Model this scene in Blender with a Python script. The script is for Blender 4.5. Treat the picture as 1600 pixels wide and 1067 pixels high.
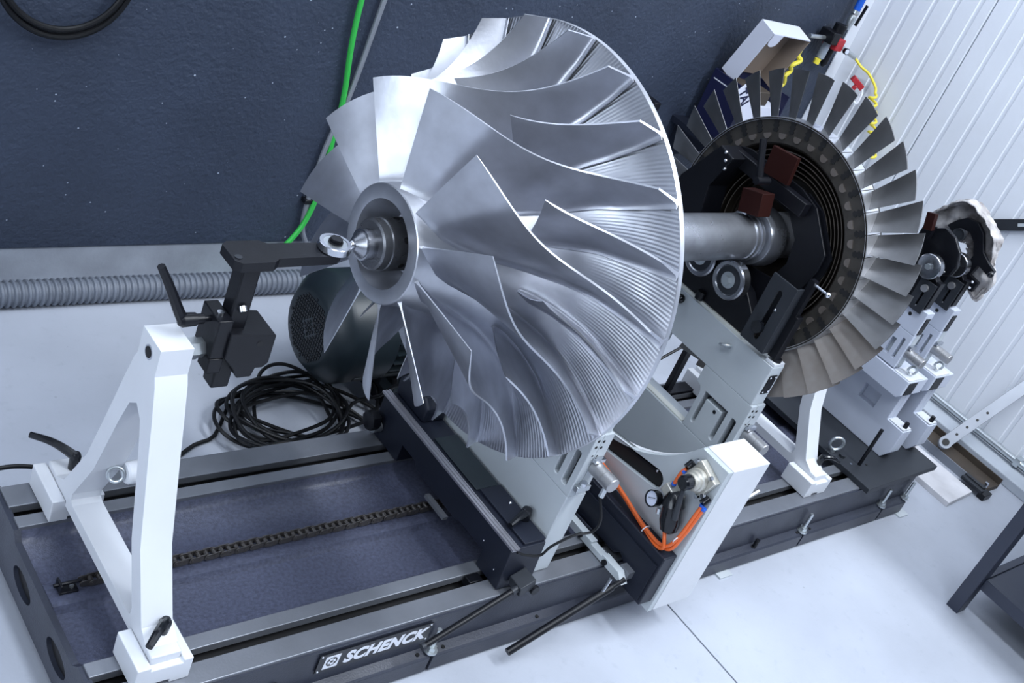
import bpy, bmesh, math, random
from mathutils import Vector, Matrix, noise
from mathutils.geometry import tessellate_polygon

# ------------------------------------------------------------------ reset
for o in list(bpy.data.objects):
    bpy.data.objects.remove(o, do_unlink=True)
SC = bpy.context.scene
COL = SC.collection
random.seed(7)
PI = math.pi

# ------------------------------------------------------------------ camera
F_PX = 1810.3
cam_d = bpy.data.cameras.new('camera')
cam_d.sensor_width = 36.0
cam_d.lens = F_PX / 1600.0 * 36.0
cam_d.clip_start = 0.05
cam_d.clip_end = 100
cam = bpy.data.objects.new('camera', cam_d)
COL.objects.link(cam)
RX = Vector((0.74659698, -0.56648671, 0.34883486))      # camera right in world axes
RY = Vector((-0.07932558, -0.59640754, -0.79875247))    # camera down
RZ = Vector((0.6605304, 0.56867465, -0.49021295))       # camera forward
m = Matrix.Identity(4)
for i in range(3):
    m[i][0] = RX[i]; m[i][1] = -RY[i]; m[i][2] = -RZ[i]
m[2][3] = 1.75
cam.matrix_world = m
SC.camera = cam

# ------------------------------------------------------------------ world and lights
W = bpy.data.worlds.new('world'); SC.world = W
W.use_nodes = True
bg = W.node_tree.nodes['Background']
bg.inputs[0].default_value = (0.52, 0.64, 0.92, 1)
bg.inputs[1].default_value = 0.05

def area(name, loc, target, sx, sy, power, col):
    d = bpy.data.lights.new(name, 'AREA'); d.shape = 'RECTANGLE'
    d.size = sx; d.size_y = sy; d.energy = power; d.color = col
    o = bpy.data.objects.new(name, d); COL.objects.link(o)
    o.location = loc
    v = Vector(target) - Vector(loc)
    o.rotation_euler = v.to_track_quat('-Z', 'Y').to_euler()
    return o
COLD = (0.81, 0.89, 1.0)
area('hall_lamp', (3.1, -0.9, 4.3), (3.1, -0.6, 0), 0.5, 3.6, 172, (0.87, 0.93, 1.0))
area('hall_lamp', (1.2, 0.2, 4.3), (1.2, 0.4, 0), 0.5, 3.6, 88, COLD)
area('hall_lamp', (-1.1, -0.6, 4.3), (-1.3, -0.4, 0), 0.5, 3.6, 80, COLD)

SC.view_settings.view_transform = 'Standard'
SC.view_settings.look = 'None'
SC.view_settings.gamma = 1.0
SC.view_settings.use_curve_mapping = False
SC.view_settings.exposure = 0.35

# ------------------------------------------------------------------ materials
def mat(name, col, rough=0.5, metal=0.0, var=0.0, vscale=12.0, bump=0.0, bscale=60.0, col2=None, spec=0.5, rvar=0.0, stretch=None):
    M = bpy.data.materials.new(name); M.use_nodes = True
    nt = M.node_tree; N = nt.nodes; L = nt.links
    b = N['Principled BSDF']
    b.inputs['Roughness'].default_value = rough
    b.inputs['Metallic'].default_value = metal
    b.inputs['Specular IOR Level'].default_value = spec
    c = (*col, 1)
    b.inputs['Base Color'].default_value = c
    tc = N.new('ShaderNodeTexCoord')
    src = tc.outputs['Object']
    if stretch:
        mp = N.new('ShaderNodeMapping'); mp.inputs['Scale'].default_value = stretch
        L.new(src, mp.inputs['Vector']); src = mp.outputs['Vector']
    if var > 0 or col2:
        n = N.new('ShaderNodeTexNoise'); n.inputs['Scale'].default_value = vscale; n.inputs['Detail'].default_value = 6
        L.new(src, n.inputs['Vector'])
        r = N.new('ShaderNodeValToRGB')
        r.color_ramp.elements[0].position = 0.30; r.color_ramp.elements[1].position = 0.72
        c2 = col2 if col2 else tuple(max(0, x * (1 - var)) for x in col)
        r.color_ramp.elements[0].color = (*c2, 1); r.color_ramp.elements[1].color = c
        L.new(n.outputs['Fac'], r.inputs['Fac']); L.new(r.outputs['Color'], b.inputs['Base Color'])
        if rvar > 0:
            mr = N.new('ShaderNodeMapRange'); mr.inputs['To Min'].default_value = rough + rvar; mr.inputs['To Max'].default_value = max(0.05, rough - rvar)
            L.new(n.outputs['Fac'], mr.inputs['Value']); L.new(mr.outputs['Result'], b.inputs['Roughness'])
    if bump > 0:
        n2 = N.new('ShaderNodeTexNoise'); n2.inputs['Scale'].default_value = bscale; n2.inputs['Detail'].default_value = 4
        L.new(src, n2.inputs['Vector'])
        bp = N.new('ShaderNodeBump'); bp.inputs['Strength'].default_value = bump; bp.inputs['Distance'].default_value = 0.002
        L.new(n2.outputs['Fac'], bp.inputs['Height']); L.new(bp.outputs['Normal'], b.inputs['Normal'])
    return M

MT = {}
MT['concrete'] = mat('floor_concrete', (0.46, 0.49, 0.56), 0.50, 0, 0.20, 2.6, 0.15, 120, rvar=0.08)
MT['wall_dark'] = mat('dark_wall_paint', (0.036, 0.048, 0.078), 0.50, 0, 0.22, 5.0, 0.9, 75, spec=0.40)
MT['plinth'] = mat('raw_concrete', (0.33, 0.36, 0.42), 0.8, 0, 0.35, 7.0, 0.4, 70)
MT['panel'] = mat('white_wall_panel', (0.80, 0.83, 0.89), 0.45, 0, 0.07, 3.0)
MT['trim'] = mat('white_trim', (0.75, 0.78, 0.84), 0.45)
MT['kerb'] = mat('kerb_grey', (0.48, 0.52, 0.58), 0.6, 0, 0.15, 8.0)
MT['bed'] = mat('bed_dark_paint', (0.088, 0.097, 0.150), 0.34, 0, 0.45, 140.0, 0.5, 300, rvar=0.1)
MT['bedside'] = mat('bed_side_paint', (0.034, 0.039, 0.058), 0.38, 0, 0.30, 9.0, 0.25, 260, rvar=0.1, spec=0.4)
MT['rail'] = mat('ground_rail_steel', (0.25, 0.265, 0.30), 0.42, 0.55, 0.35, 6.0, 0.12, 200, rvar=0.12)
MT['white'] = mat('white_lacquer', (0.67, 0.69, 0.73), 0.42, 0, 0.06, 10.0)
MT['lgrey'] = mat('light_grey_lacquer', (0.49, 0.53, 0.56), 0.45, 0, 0.08, 8.0, 0.05, 200)
MT['lgreycold'] = mat('pale_blue_grey_lacquer', (0.57, 0.61, 0.71), 0.45, 0, 0.10, 6.0)
MT['cream'] = mat('cream_edge', (0.66, 0.67, 0.62), 0.5, 0, 0.15, 9)
MT['black'] = mat('black_oxide', (0.0055, 0.006, 0.009), 0.36, 0.0, 0.2, 20, 0.1, 150, spec=0.30)
MT['blackgloss'] = mat('black_gloss_plastic', (0.006, 0.007, 0.010), 0.18, 0)
MT['darkbox'] = mat('dark_navy_paint', (0.012, 0.015, 0.026), 0.42, 0, 0.15, 10, 0.1, 200, spec=0.3)
MT['darkgrey'] = mat('dark_grey_steel', (0.032, 0.036, 0.044), 0.45, 0.2, 0.2, 10, spec=0.35)
MT['steel'] = mat('bright_steel', (0.62, 0.64, 0.68), 0.22, 1.0, 0.15, 12, rvar=0.08)
MT['nutsteel'] = mat('dark_polished_steel', (0.42, 0.43, 0.46), 0.26, 1.0, 0.25, 14, rvar=0.06)
MT['nutdark'] = mat('dark_turned_nut', (0.17, 0.175, 0.19), 0.28, 0.75, 0.3, 20, rvar=0.06)
MT['shaft'] = mat('brushed_shaft_steel', (0.46, 0.48, 0.53), 0.30, 0.80, 0.45, 16, 0.05, 120, rvar=0.12)
MT['zinc'] = mat('zinc_plated', (0.62, 0.66, 0.68), 0.32, 0.9, 0.1, 30)
MT['satin'] = mat('satin_sensor_metal', (0.42, 0.42, 0.43), 0.40, 0.8, 0.08, 40)
MT['stripalu'] = mat('aluminium_strip', (0.55, 0.54, 0.58), 0.35, 0.9, 0.25, 40, stretch=(60, 1, 60))
MT['turb'] = mat('heat_tinted_blade', (0.25, 0.25, 0.255), 0.42, 0.85, 0.35, 14, 0.1, 60, rvar=0.08)
MT['turbrust'] = mat('rust_stained_blade', (0.21, 0.20, 0.195), 0.45, 0.8, 0, 9, 0.1, 60, col2=(0.115, 0.088, 0.066))
MT['turbroot'] = mat('bright_root_platform', (0.80, 0.80, 0.82), 0.30, 0.9, 0.2, 30)
MT['disc'] = mat('burnt_brown_disc', (0.030, 0.024, 0.019), 0.42, 0.5, 0.4, 20, 0.1, 80)
MT['lip'] = mat('worn_lip_edge', (0.30, 0.26, 0.23), 0.35, 0.7, 0.3, 30)
MT['rootring'] = mat('brown_grey_root_ring', (0.075, 0.068, 0.060), 0.42, 0.5, 0.35, 30)
MT['red'] = mat('dark_red_pad', (0.020, 0.004, 0.003), 0.6, spec=0.15)
MT['redbright'] = mat('signal_red', (0.40, 0.02, 0.03), 0.4)
MT['orange'] = mat('orange_tube', (0.72, 0.13, 0.025), 0.3)
MT['green'] = mat('green_cable', (0.03, 0.42, 0.06), 0.4)
MT['yellow'] = mat('yellow_hose', (0.80, 0.68, 0.06), 0.4)
MT['blue'] = mat('blue_pipe', (0.01, 0.10, 0.55), 0.35)
MT['hose'] = mat('grey_corrugated_hose', (0.16, 0.18, 0.22), 0.55, 0, 0.2, 20)
MT['cable'] = mat('black_cable', (0.005, 0.0055, 0.007), 0.45, spec=0.3)
MT['motor'] = mat('dark_teal_motor', (0.012, 0.020, 0.026), 0.38, 0, 0.2, 10)
MT['navy'] = mat('navy_carton', (0.004, 0.006, 0.040), 0.5)
MT['cardwhite'] = mat('white_carton', (0.62, 0.64, 0.74), 0.6)
MT['cardtan'] = mat('tan_carton', (0.27, 0.21, 0.165), 0.75, 0, 0.1, 10)
MT['rag'] = mat('soiled_rag', (0.70, 0.68, 0.68), 0.85, 0, 0, 22, 0.5, 90, col2=(0.16, 0.14, 0.135))
MT['plank'] = mat('whitewashed_plank', (0.72, 0.71, 0.74), 0.7, 0, 0.3, 9, 0.3, 60)
MT['brown'] = mat('rusty_brown_beam', (0.075, 0.058, 0.045), 0.7, 0.2, 0.4, 12, 0.3, 60)
MT['barGrey'] = mat('galvanised_bar', (0.27, 0.29, 0.33), 0.5, 0.4, 0.12, 12)
MT['bench'] = mat('blue_black_bench_paint', (0.024, 0.030, 0.052), 0.38, 0, 0.15, 6)
MT['chain'] = mat('oiled_chain', (0.13, 0.12, 0.115), 0.35, 0.7, 0.4, 60)
MT['plate'] = mat('black_nameplate', (0.006, 0.007, 0.011), 0.35)
MT['print'] = mat('white_print', (0.72, 0.74, 0.80), 0.5)
MT['dark'] = mat('dark_bore', (0.004, 0.004, 0.005), 0.6)
MT['brass'] = mat('nickel_valve_body', (0.60, 0.58, 0.52), 0.35, 0.6, 0.12, 40)
MT['gauge'] = mat('gauge_dial', (0.62, 0.66, 0.80), 0.3)
MT['hallwhite'] = mat('white_hall_paint', (0.66, 0.69, 0.74), 0.6)
MT['hallgrey'] = mat('grey_hall_paint', (0.17, 0.185, 0.21), 0.7)
MT['daylight'] = mat('daylight_glass', (0.8, 0.85, 0.9), 0.3)  # emissive surface added to brighten the impeller blades
_b = MT['daylight'].node_tree.nodes['Principled BSDF']
_b.inputs['Emission Color'].default_value = (0.80, 0.89, 1.0, 1); _b.inputs['Emission Strength'].default_value = 3.4
MT['clear'] = mat('filter_bowl', (0.30, 0.34, 0.40), 0.15, 0.2)
MT['mesh'] = mat('vent_grille', (0.004, 0.005, 0.007), 0.5)

def impeller_mat():
    M = mat('machined_aluminium', (0.62, 0.635, 0.69), 0.36, 0.93, 0.30, 13.0, 0.08, 140, rvar=0.08)
    return M
MT['alu'] = impeller_mat()

def disc_mat():
    """hub surface with the cutter marks left by milling, running along the blade channels"""
    M = mat('milled_aluminium', (0.62, 0.635, 0.68), 0.35, 0.93, 0.30, 13.0, rvar=0.08)
    nt = M.node_tree; N = nt.nodes; L = nt.links
    b = N['Principled BSDF']
    tc = N.new('ShaderNodeTexCoord'); sx = N.new('ShaderNodeSeparateXYZ')
    L.new(tc.outputs['Object'], sx.inputs[0])
    at = N.new('ShaderNodeMath'); at.operation = 'ARCTAN2'
    L.new(sx.outputs['Z'], at.inputs[0]); L.new(sx.outputs['Y'], at.inputs[1])
    y2 = N.new('ShaderNodeMath'); y2.operation = 'MULTIPLY'; L.new(sx.outputs['Y'], y2.inputs[0]); L.new(sx.outputs['Y'], y2.inputs[1])
    z2 = N.new('ShaderNodeMath'); z2.operation = 'MULTIPLY_ADD'; L.new(sx.outputs['Z'], z2.inputs[0]); L.new(sx.outputs['Z'], z2.inputs[1]); L.new(y2.outputs[0], z2.inputs[2])
    rr = N.new('ShaderNodeMath'); rr.operation = 'SQRT'; L.new(z2.outputs[0], rr.inputs[0])
    u = N.new('ShaderNodeMath'); u.operation = 'MULTIPLY_ADD'; u.inputs[1].default_value = -0.75
    L.new(rr.outputs[0], u.inputs[0]); L.new(at.outputs[0], u.inputs[2])
    k = N.new('ShaderNodeMath'); k.operation = 'MULTIPLY'; k.inputs[1].default_value = 22 * 15.0; L.new(u.outputs[0], k.inputs[0])
    s = N.new('ShaderNodeMath'); s.operation = 'SINE'; L.new(k.outputs[0], s.inputs[0])
    f = N.new('ShaderNodeMapRange'); f.inputs['From Min'].default_value = 0.24; f.inputs['From Max'].default_value = 0.38; L.new(rr.outputs[0], f.inputs['Value'])
    e = N.new('ShaderNodeMath'); e.operation = 'LESS_THAN'; e.inputs[1].default_value = 0.4012; L.new(rr.outputs[0], e.inputs[0])
    fe = N.new('ShaderNodeMath'); fe.operation = 'MULTIPLY'; L.new(f.outputs['Result'], fe.inputs[0]); L.new(e.outputs[0], fe.inputs[1])
    h = N.new('ShaderNodeMath'); h.operation = 'MULTIPLY'; L.new(s.outputs[0], h.inputs[0]); L.new(fe.outputs[0], h.inputs[1])
    bp = N.new('ShaderNodeBump'); bp.inputs['Strength'].default_value = 0.40; bp.inputs['Distance'].default_value = 0.0009
    L.new(h.outputs[0], bp.inputs['Height']); L.new(bp.outputs['Normal'], b.inputs['Normal'])
    return M
MT['milled'] = disc_mat()

def pitted_wall():
    """dark painted masonry with small lighter pits"""
    M = MT['wall_dark']; nt = M.node_tree; N = nt.nodes; L = nt.links; b = N['Principled BSDF']
    tc = N.new('ShaderNodeTexCoord')
    v = N.new('ShaderNodeTexVoronoi'); v.inputs['Scale'].default_value = 46; L.new(tc.outputs['Object'], v.inputs['Vector'])
    sp = N.new('ShaderNodeSeparateColor'); L.new(v.outputs['Color'], sp.inputs[0])
    sz = N.new('ShaderNodeMapRange'); sz.inputs['From Min'].default_value = 0.72; sz.inputs['From Max'].default_value = 1.0; sz.inputs['To Min'].default_value = 0.0; sz.inputs['To Max'].default_value = 0.13
    L.new(sp.outputs[0], sz.inputs['Value'])
    mu = N.new('ShaderNodeMath'); mu.operation = 'LESS_THAN'; L.new(v.outputs['Distance'], mu.inputs[0]); L.new(sz.outputs['Result'], mu.inputs[1])
    old = b.inputs['Base Color'].links[0].from_socket
    mx = N.new('ShaderNodeMixRGB'); mx.inputs['Color2'].default_value = (0.30, 0.34, 0.42, 1)
    L.new(mu.outputs[0], mx.inputs['Fac']); L.new(old, mx.inputs['Color1']); L.new(mx.outputs['Color'], b.inputs['Base Color'])
pitted_wall()

for nd in MT['wall_dark'].node_tree.nodes:
    if nd.type == 'BUMP': nd.inputs['Distance'].default_value = 0.0045

def worn_floor():
    """scuffs and small dark specks on the concrete"""
    M = MT['concrete']; nt = M.node_tree; N = nt.nodes; L = nt.links; b = N['Principled BSDF']
    tc = N.new('ShaderNodeTexCoord')
    v = N.new('ShaderNodeTexVoronoi'); v.inputs['Scale'].default_value = 22; L.new(tc.outputs['Object'], v.inputs['Vector'])
    sp = N.new('ShaderNodeSeparateColor'); L.new(v.outputs['Color'], sp.inputs[0])
    sz = N.new('ShaderNodeMapRange'); sz.inputs['From Min'].default_value = 0.80; sz.inputs['From Max'].default_value = 1.0; sz.inputs['To Min'].default_value = 0.0; sz.inputs['To Max'].default_value = 0.09
    L.new(sp.outputs[0], sz.inputs['Value'])
    lt = N.new('ShaderNodeMath'); lt.operation = 'LESS_THAN'; L.new(v.outputs['Distance'], lt.inputs[0]); L.new(sz.outputs['Result'], lt.inputs[1])
    n = N.new('ShaderNodeTexNoise'); n.inputs['Scale'].default_value = 28; n.inputs['Detail'].default_value = 8; n.inputs['Roughness'].default_value = 0.7; L.new(tc.outputs['Object'], n.inputs['Vector'])
    r = N.new('ShaderNodeMapRange'); r.inputs['From Min'].default_value = 0.56; r.inputs['From Max'].default_value = 0.75; r.inputs['To Max'].default_value = 0.30; L.new(n.outputs['Fac'], r.inputs['Value'])
    mxv = N.new('ShaderNodeMath'); mxv.operation = 'MULTIPLY_ADD'; mxv.inputs[1].default_value = 0.45; L.new(lt.outputs[0], mxv.inputs[0]); L.new(r.outputs['Result'], mxv.inputs[2])
    old = b.inputs['Base Color'].links[0].from_socket
    mx = N.new('ShaderNodeMixRGB'); mx.inputs['Color2'].default_value = (0.25, 0.27, 0.32, 1)
    L.new(mxv.outputs[0], mx.inputs['Fac']); L.new(old, mx.inputs['Color1']); L.new(mx.outputs['Color'], b.inputs['Base Color'])
worn_floor()

# ------------------------------------------------------------------ mesh helpers
def frame(d):
    d = Vector(d).normalized()
    a = Vector((0, 0, 1)) if abs(d.z) < 0.9 else Vector((1, 0, 0))
    u = d.cross(a).normalized(); v = d.cross(u).normalized()
    return d, u, v

class MB:
    """collects world-space geometry for one mesh"""
    def __init__(s):
        s.v = []; s.f = []
    def add(s, vs, fs):
        n = len(s.v); s.v += [Vector(p) for p in vs]; s.f += [[i + n for i in q] for q in fs]; return s
    def box(s, x0, x1, y0, y1, z0, z1):
        vs = [(x, y, z) for x in (x0, x1) for y in (y0, y1) for z in (z0, z1)]
        return s.add(vs, [(0, 1, 3, 2), (4, 6, 7, 5), (0, 4, 5, 1), (2, 3, 7, 6), (0, 2, 6, 4), (1, 5, 7, 3)])
    def obox(s, c, ax, ay, az, hx, hy, hz):
        c = Vector(c); ax = Vector(ax).normalized(); ay = Vector(ay).normalized(); az = Vector(az).normalized()
        vs = [c + ax * (sx * hx) + ay * (sy * hy) + az * (sz * hz) for sx in (-1, 1) for sy in (-1, 1) for sz in (-1, 1)]
        return s.add(vs, [(0, 1, 3, 2), (4, 6, 7, 5), (0, 4, 5, 1), (2, 3, 7, 6), (0, 2, 6, 4), (1, 5, 7, 3)])
    def bar(s, p0, p1, w, h, up=(0, 0, 1)):
        p0 = Vector(p0); p1 = Vector(p1); d = (p1 - p0)
        L = d.length; d.normalize(); u = d.cross(Vector(up)).normalized(); v = u.cross(d).normalized()
        return s.obox((p0 + p1) / 2, d, u, v, L / 2, w / 2, h / 2)
    def prism(s, poly, axis, a, b, holes=()):
        """polygon (2-D) with holes extruded along an axis; 2-D coords are the other two axes in order"""
        def P(q, t):
            if axis == 'x': return (t, q[0], q[1])
            if axis == 'y': return (q[0], t, q[1])
            return (q[0], q[1], t)
        loops = [list(poly)] + [list(h) for h in holes]
        flat = [q for l in loops for q in l]
        tri = tessellate_polygon([[Vector((q[0], q[1], 0)) for q in l] for l in loops])
        n = len(flat)
        vs = [P(q, a) for q in flat] + [P(q, b) for q in flat]
        fs = [tuple(t) for t in tri] + [tuple(i + n for i in reversed(t)) for t in tri]
        o = 0
        for l in loops:
            k = len(l)
            for i in range(k):
                j = (i + 1) % k
                fs.append((o + i, o + j, o + j + n, o + i + n))
            o += k
        return s.add(vs, fs)
    def lathe(s, o, d, prof, n=32, cap0=True, cap1=True):
        """profile [(t, r)] revolved about the axis through o along d"""
        o = Vector(o); d, u, v = frame(d)
        vs = []; fs = []
        for (t, r) in prof:
            for i in range(n):
                a = 2 * PI * i / n
                vs.append(o + d * t + (u * math.cos(a) + v * math.sin(a)) * r)
        for k in range(len(prof) - 1):
            for i in range(n):
                j = (i + 1) % n
                fs.append((k * n + i, k * n + j, (k + 1) * n + j, (k + 1) * n + i))
        if cap0 and prof[0][1] > 1e-6: fs.append(tuple(range(n - 1, -1, -1)))
        if cap1 and prof[-1][1] > 1e-6: fs.append(tuple((len(prof) - 1) * n + i for i in range(n)))
        return s.add(vs, fs)
    def cyl(s, p0, p1, r, r1=None, n=24):
        p0 = Vector(p0); p1 = Vector(p1); L = (p1 - p0).length
        return s.lathe(p0, p1 - p0, [(0, r), (L, r if r1 is None else r1)], n)
    def tube(s, pts, r, n=8, closed=False, rf=None):
        pts = [Vector(p) for p in pts]; N = len(pts)
        d0, u, v = frame(pts[1] - pts[0])
        vs = []; fs = []; prev = d0
        for i, p in enumerate(pts):
            if closed: d = (pts[(i + 1) % N] - pts[i - 1]).normalized()
            else: d = (pts[min(i + 1, N - 1)] - pts[max(i - 1, 0)]).normalized()
            q = prev.rotation_difference(d); u = q @ u; v = q @ v; prev = d
            rr = rf(i) if rf else r
            for k in range(n):
                a = 2 * PI * k / n
                vs.append(p + (u * math.cos(a) + v * math.sin(a)) * rr)
        M = N if closed else N - 1
        for i in range(M):
            for k in range(n):
                l = (k + 1) % n; j = (i + 1) % N
                fs.append((i * n + k, i * n + l, j * n + l, j * n + k))
        if not closed:
            fs.append(tuple(range(n - 1, -1, -1))); fs.append(tuple((N - 1) * n + k for k in range(n)))
        return s.add(vs, fs)
    def sphere(s, c, r, n=16):
        return s.lathe(Vector(c) - Vector((0, 0, r)), (0, 0, 1), [(r - r * math.cos(PI * i / 10), max(1e-7, r * math.sin(PI * i / 10))) for i in range(11)], n, False, False)
    def ring(s, c, d, R, r, n=28, k=10):
        d, u, v = frame(d); c = Vector(c)
        return s.tube([c + (u * math.cos(2 * PI * i / n) + v * math.sin(2 * PI * i / n)) * R for i in range(n)], r, k, True)
    def hexa(s, p0, p1, r):
        return s.cyl(p0, p1, r, n=6)

def spline(pts, n=12):
    """Catmull-Rom through points"""
    P = [Vector(p) for p in pts]; P = [P[0] * 2 - P[1]] + P + [P[-1] * 2 - P[-2]]
    out = []
    for i in range(1, len(P) - 2):
        for k in range(n):
            t = k / n
            a, b, c, d = P[i - 1], P[i], P[i + 1], P[i + 2]
            out.append(0.5 * ((2 * b) + (c - a) * t + (2 * a - 5 * b + 4 * c - d) * t * t + (3 * b - a - 3 * c + d) * t ** 3))
    out.append(P[-2]); return out

class Thing:
    def __init__(s, name, label, cat, loc, group=None, rot=None):
        s.o = bpy.data.objects.new(name, None); COL.objects.link(s.o)
        s.o.empty_display_size = 0.05
        s.loc = Vector(loc); s.o.location = loc
        if rot: s.o.rotation_euler = rot
        s.o['label'] = label; s.o['category'] = cat
        if group: s.o['group'] = group
    def part(s, name, mb, mt, parent=None, smooth=30, bevel=0, label=None, kind=None):
        o = mesh_obj(name, mb, mt, s.loc, smooth, bevel)
        o.parent = parent if parent else s.o
        if label: o['label'] = label
        if kind: o['kind'] = kind
        return o

def mesh_obj(name, mb, mt, origin=(0, 0, 0), smooth=30, bevel=0):
    me = bpy.data.meshes.new(name)
    og = Vector(origin)
    me.from_pydata([p - og for p in mb.v], [], mb.f)
    bm = bmesh.new(); bm.from_mesh(me); bmesh.ops.recalc_face_normals(bm, faces=bm.faces); bm.to_mesh(me); bm.free()
    if smooth:
        for p in me.polygons: p.use_smooth = True
        me.set_sharp_from_angle(angle=math.radians(smooth))
    me.materials.append(MT[mt])
    o = bpy.data.objects.new(name, me); COL.objects.link(o)
    if bevel:
        b = o.modifiers.new('bevel', 'BEVEL'); b.width = bevel; b.segments = 2; b.limit_method = 'ANGLE'; b.angle_limit = math.radians(40)
        b.harden_normals = False
    return o

def single(name, mb, mt, label, cat, origin, smooth=30, bevel=0, group=None):
    o = mesh_obj(name, mb, mt, origin, smooth, bevel); o.location = origin
    o['label'] = label; o['category'] = cat
    if group: o['group'] = group
    return o

def struct(name, mb, mt, smooth=0, bevel=0, parent=None, origin=(0, 0, 0)):
    o = mesh_obj(name, mb, mt, origin, smooth, bevel)
    if parent: o.parent = parent
    else:
        o.location = origin; o['kind'] = 'structure'
    return o

def copy_tree(o, parent=None, dx=None):
    c = o.copy(); COL.objects.link(c); c.parent = parent
    if dx is not None: c.location = o.location + Vector(dx)
    for ch in list(o.children): copy_tree(ch, c)
    return c

def text_mesh(txt, size, mtx, extrude, mt, name, shear=0.0, offset=0.0, spacing=1.0):
    cu = bpy.data.curves.new(name, 'FONT'); cu.body = txt; cu.size = size; cu.extrude = extrude; cu.shear = shear
    cu.offset = offset; cu.space_character = spacing
    ob = bpy.data.objects.new(name, cu); COL.objects.link(ob)
    dg = bpy.context.evaluated_depsgraph_get()
    me = bpy.data.meshes.new_from_object(ob.evaluated_get(dg))
    bpy.data.objects.remove(ob, do_unlink=True)
    me.transform(mtx); me.materials.clear(); me.materials.append(MT[mt])
    o = bpy.data.objects.new(name, me); COL.objects.link(o); return o

AY, AZ = 1.326, 0.852          # rotor axis
WY, WX = 2.445, 3.95           # dark back wall, white right wall

# ------------------------------------------------------------------ floor and walls
fl = struct('floor', MB().box(-4, WX + 0.1, -8, WY + 0.1, -0.10, -0.012), 'dark')
struct('floor_slab', MB().box(-4, 2.078, -8, WY, -0.012, 0), 'concrete', parent=fl, bevel=0.0)
struct('floor_slab', MB().box(2.083, WX, -8, WY, -0.012, 0), 'concrete', parent=fl)

wb_ = struct('wall_back', MB().box(-4, WX, WY, WY + 0.12, 0.112, 1.62), 'wall_dark', bevel=0.002)
struct('upper_cladding', MB().box(-4, WX, WY + 0.010, WY + 0.12, 1.621, 4.6), 'panel', parent=wb_)
struct('concrete_plinth', MB().box(-4, WX, WY + 0.004, WY + 0.12, 0, 0.111), 'plinth', parent=wb_)

wr = struct('wall_right', MB().box(WX + 0.03, WX + 0.12, -8, WY + 0.12, 0, 4.6), 'trim')
def panel(y0, y1):
    pr = [(WX + 0.03, y0 + 0.003), (WX + 0.004, y0 + 0.003), (WX, y0 + 0.006)]
    y = y0 + 0.04; step = 0.0796
    while y < y1 - 0.03:
        pr += [(WX, y), (WX + 0.005, y + 0.003), (WX + 0.005, y + 0.016), (WX, y + 0.019)]
        y += step
    pr += [(WX, y1 - 0.003), (WX + 0.03, y1)]
    struct('wall_panel', MB().prism(pr, 'z', 0.06, 4.6), 'panel', parent=wr)
for a, b in ((2.007, WY), (1.007, 2.007), (0.007, 1.007), (-0.993, 0.007), (-1.993, -0.993), (-2.993, -1.993), (-3.993, -2.993), (-4.993, -3.993), (-5.993, -4.993), (-6.993, -5.993), (-8.0, -6.993)):
    panel(a, b)
# the rest of the hall, behind and beside the camera
XL, YF, ZC = -3.0, -8.0, 4.6
struct('ceiling', MB().box(XL - 0.1, WX + 0.1, YF - 0.1, WY + 0.12, ZC, ZC + 0.1), 'hallgrey')
struct('wall_front', MB().box(XL - 0.1, WX + 0.1, YF - 0.1, YF, 0, ZC), 'hallgrey')
GLOW_YS = [(-1.15, 0.35), (0.55, 2.05)]  # openings for added glowing panels, out of view behind the camera
wl = struct('wall_left', MB().prism([(YF, 0), (WY, 0), (WY, ZC), (YF, ZC)], 'x', XL - 0.1, XL, [[(y0, 0.95), (y1, 0.95), (y1, 2.75), (y0, 2.75)] for y0, y1 in GLOW_YS]), 'hallgrey')
for i, (y0, y1) in enumerate(GLOW_YS):
    w_ = struct('window_%d' % (i + 1), MB().prism([(y0, 0.95), (y1, 0.95), (y1, 2.75), (y0, 2.75)], 'x', XL - 0.08, XL + 0.01, [[(y0 + 0.05, 1.0), (y1 - 0.05, 1.0), (y1 - 0.05, 2.70), (y0 + 0.05, 2.70)]]), 'trim')
    struct('window_pane', MB().box(XL - 0.05, XL - 0.04, y0 + 0.05, y1 - 0.05, 1.0, 2.70), 'daylight', parent=w_)  # added glowing pane, a fill light for the blades
struct('trim_1', MB().box(WX - 0.062, WX, WY - 0.006, WY, 0.0, 3.6), 'trim', bevel=0.002)
struct('baseboard_right', MB().box(3.83, WX, -8, WY - 0.01, 0, 0.035), 'kerb', bevel=0.004)

# ------------------------------------------------------------------ machine bed
XB0, XB1 = 0.686, 3.20
bed = Thing('machine_bed', 'long dark steel machine bed with two slotted rails and a chain trough', 'machine bed', (XB0, AY, 0))
def slot_rail(y0, y1, s0, s1, x0=XB0 + 0.0, x1=XB1):
    zt, zb = 0.155, 0.045
    w = 0.012
    return MB().prism([(y0, zb), (y1, zb), (y1, zt), (s1, zt), (s1, zt - 0.018), (s1 + w, zt - 0.018), (s1 + w, zt - 0.034), (s0 - w, zt - 0.034), (s0 - w, zt - 0.018), (s0, zt - 0.018), (s0, zt), (y0, zt)], 'x', x0, x1)
rf = bed.part('front_rail', slot_rail(1.060, 1.161, 1.105, 1.131), 'rail', bevel=0.0015, smooth=0)
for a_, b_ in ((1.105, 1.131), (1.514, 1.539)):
    bed.part('slot_floor', MB().box(XB0 + 0.002, XB1 - 0.002, a_ - 0.0115, b_ + 0.0115, 0.1212, 0.1235), 'dark')  # dark strip put in for the shade deep in the rail slots
rr = bed.part('rear_rail', slot_rail(1.485, 1.594, 1.514, 1.539), 'rail', bevel=0.0015, smooth=0)
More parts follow.
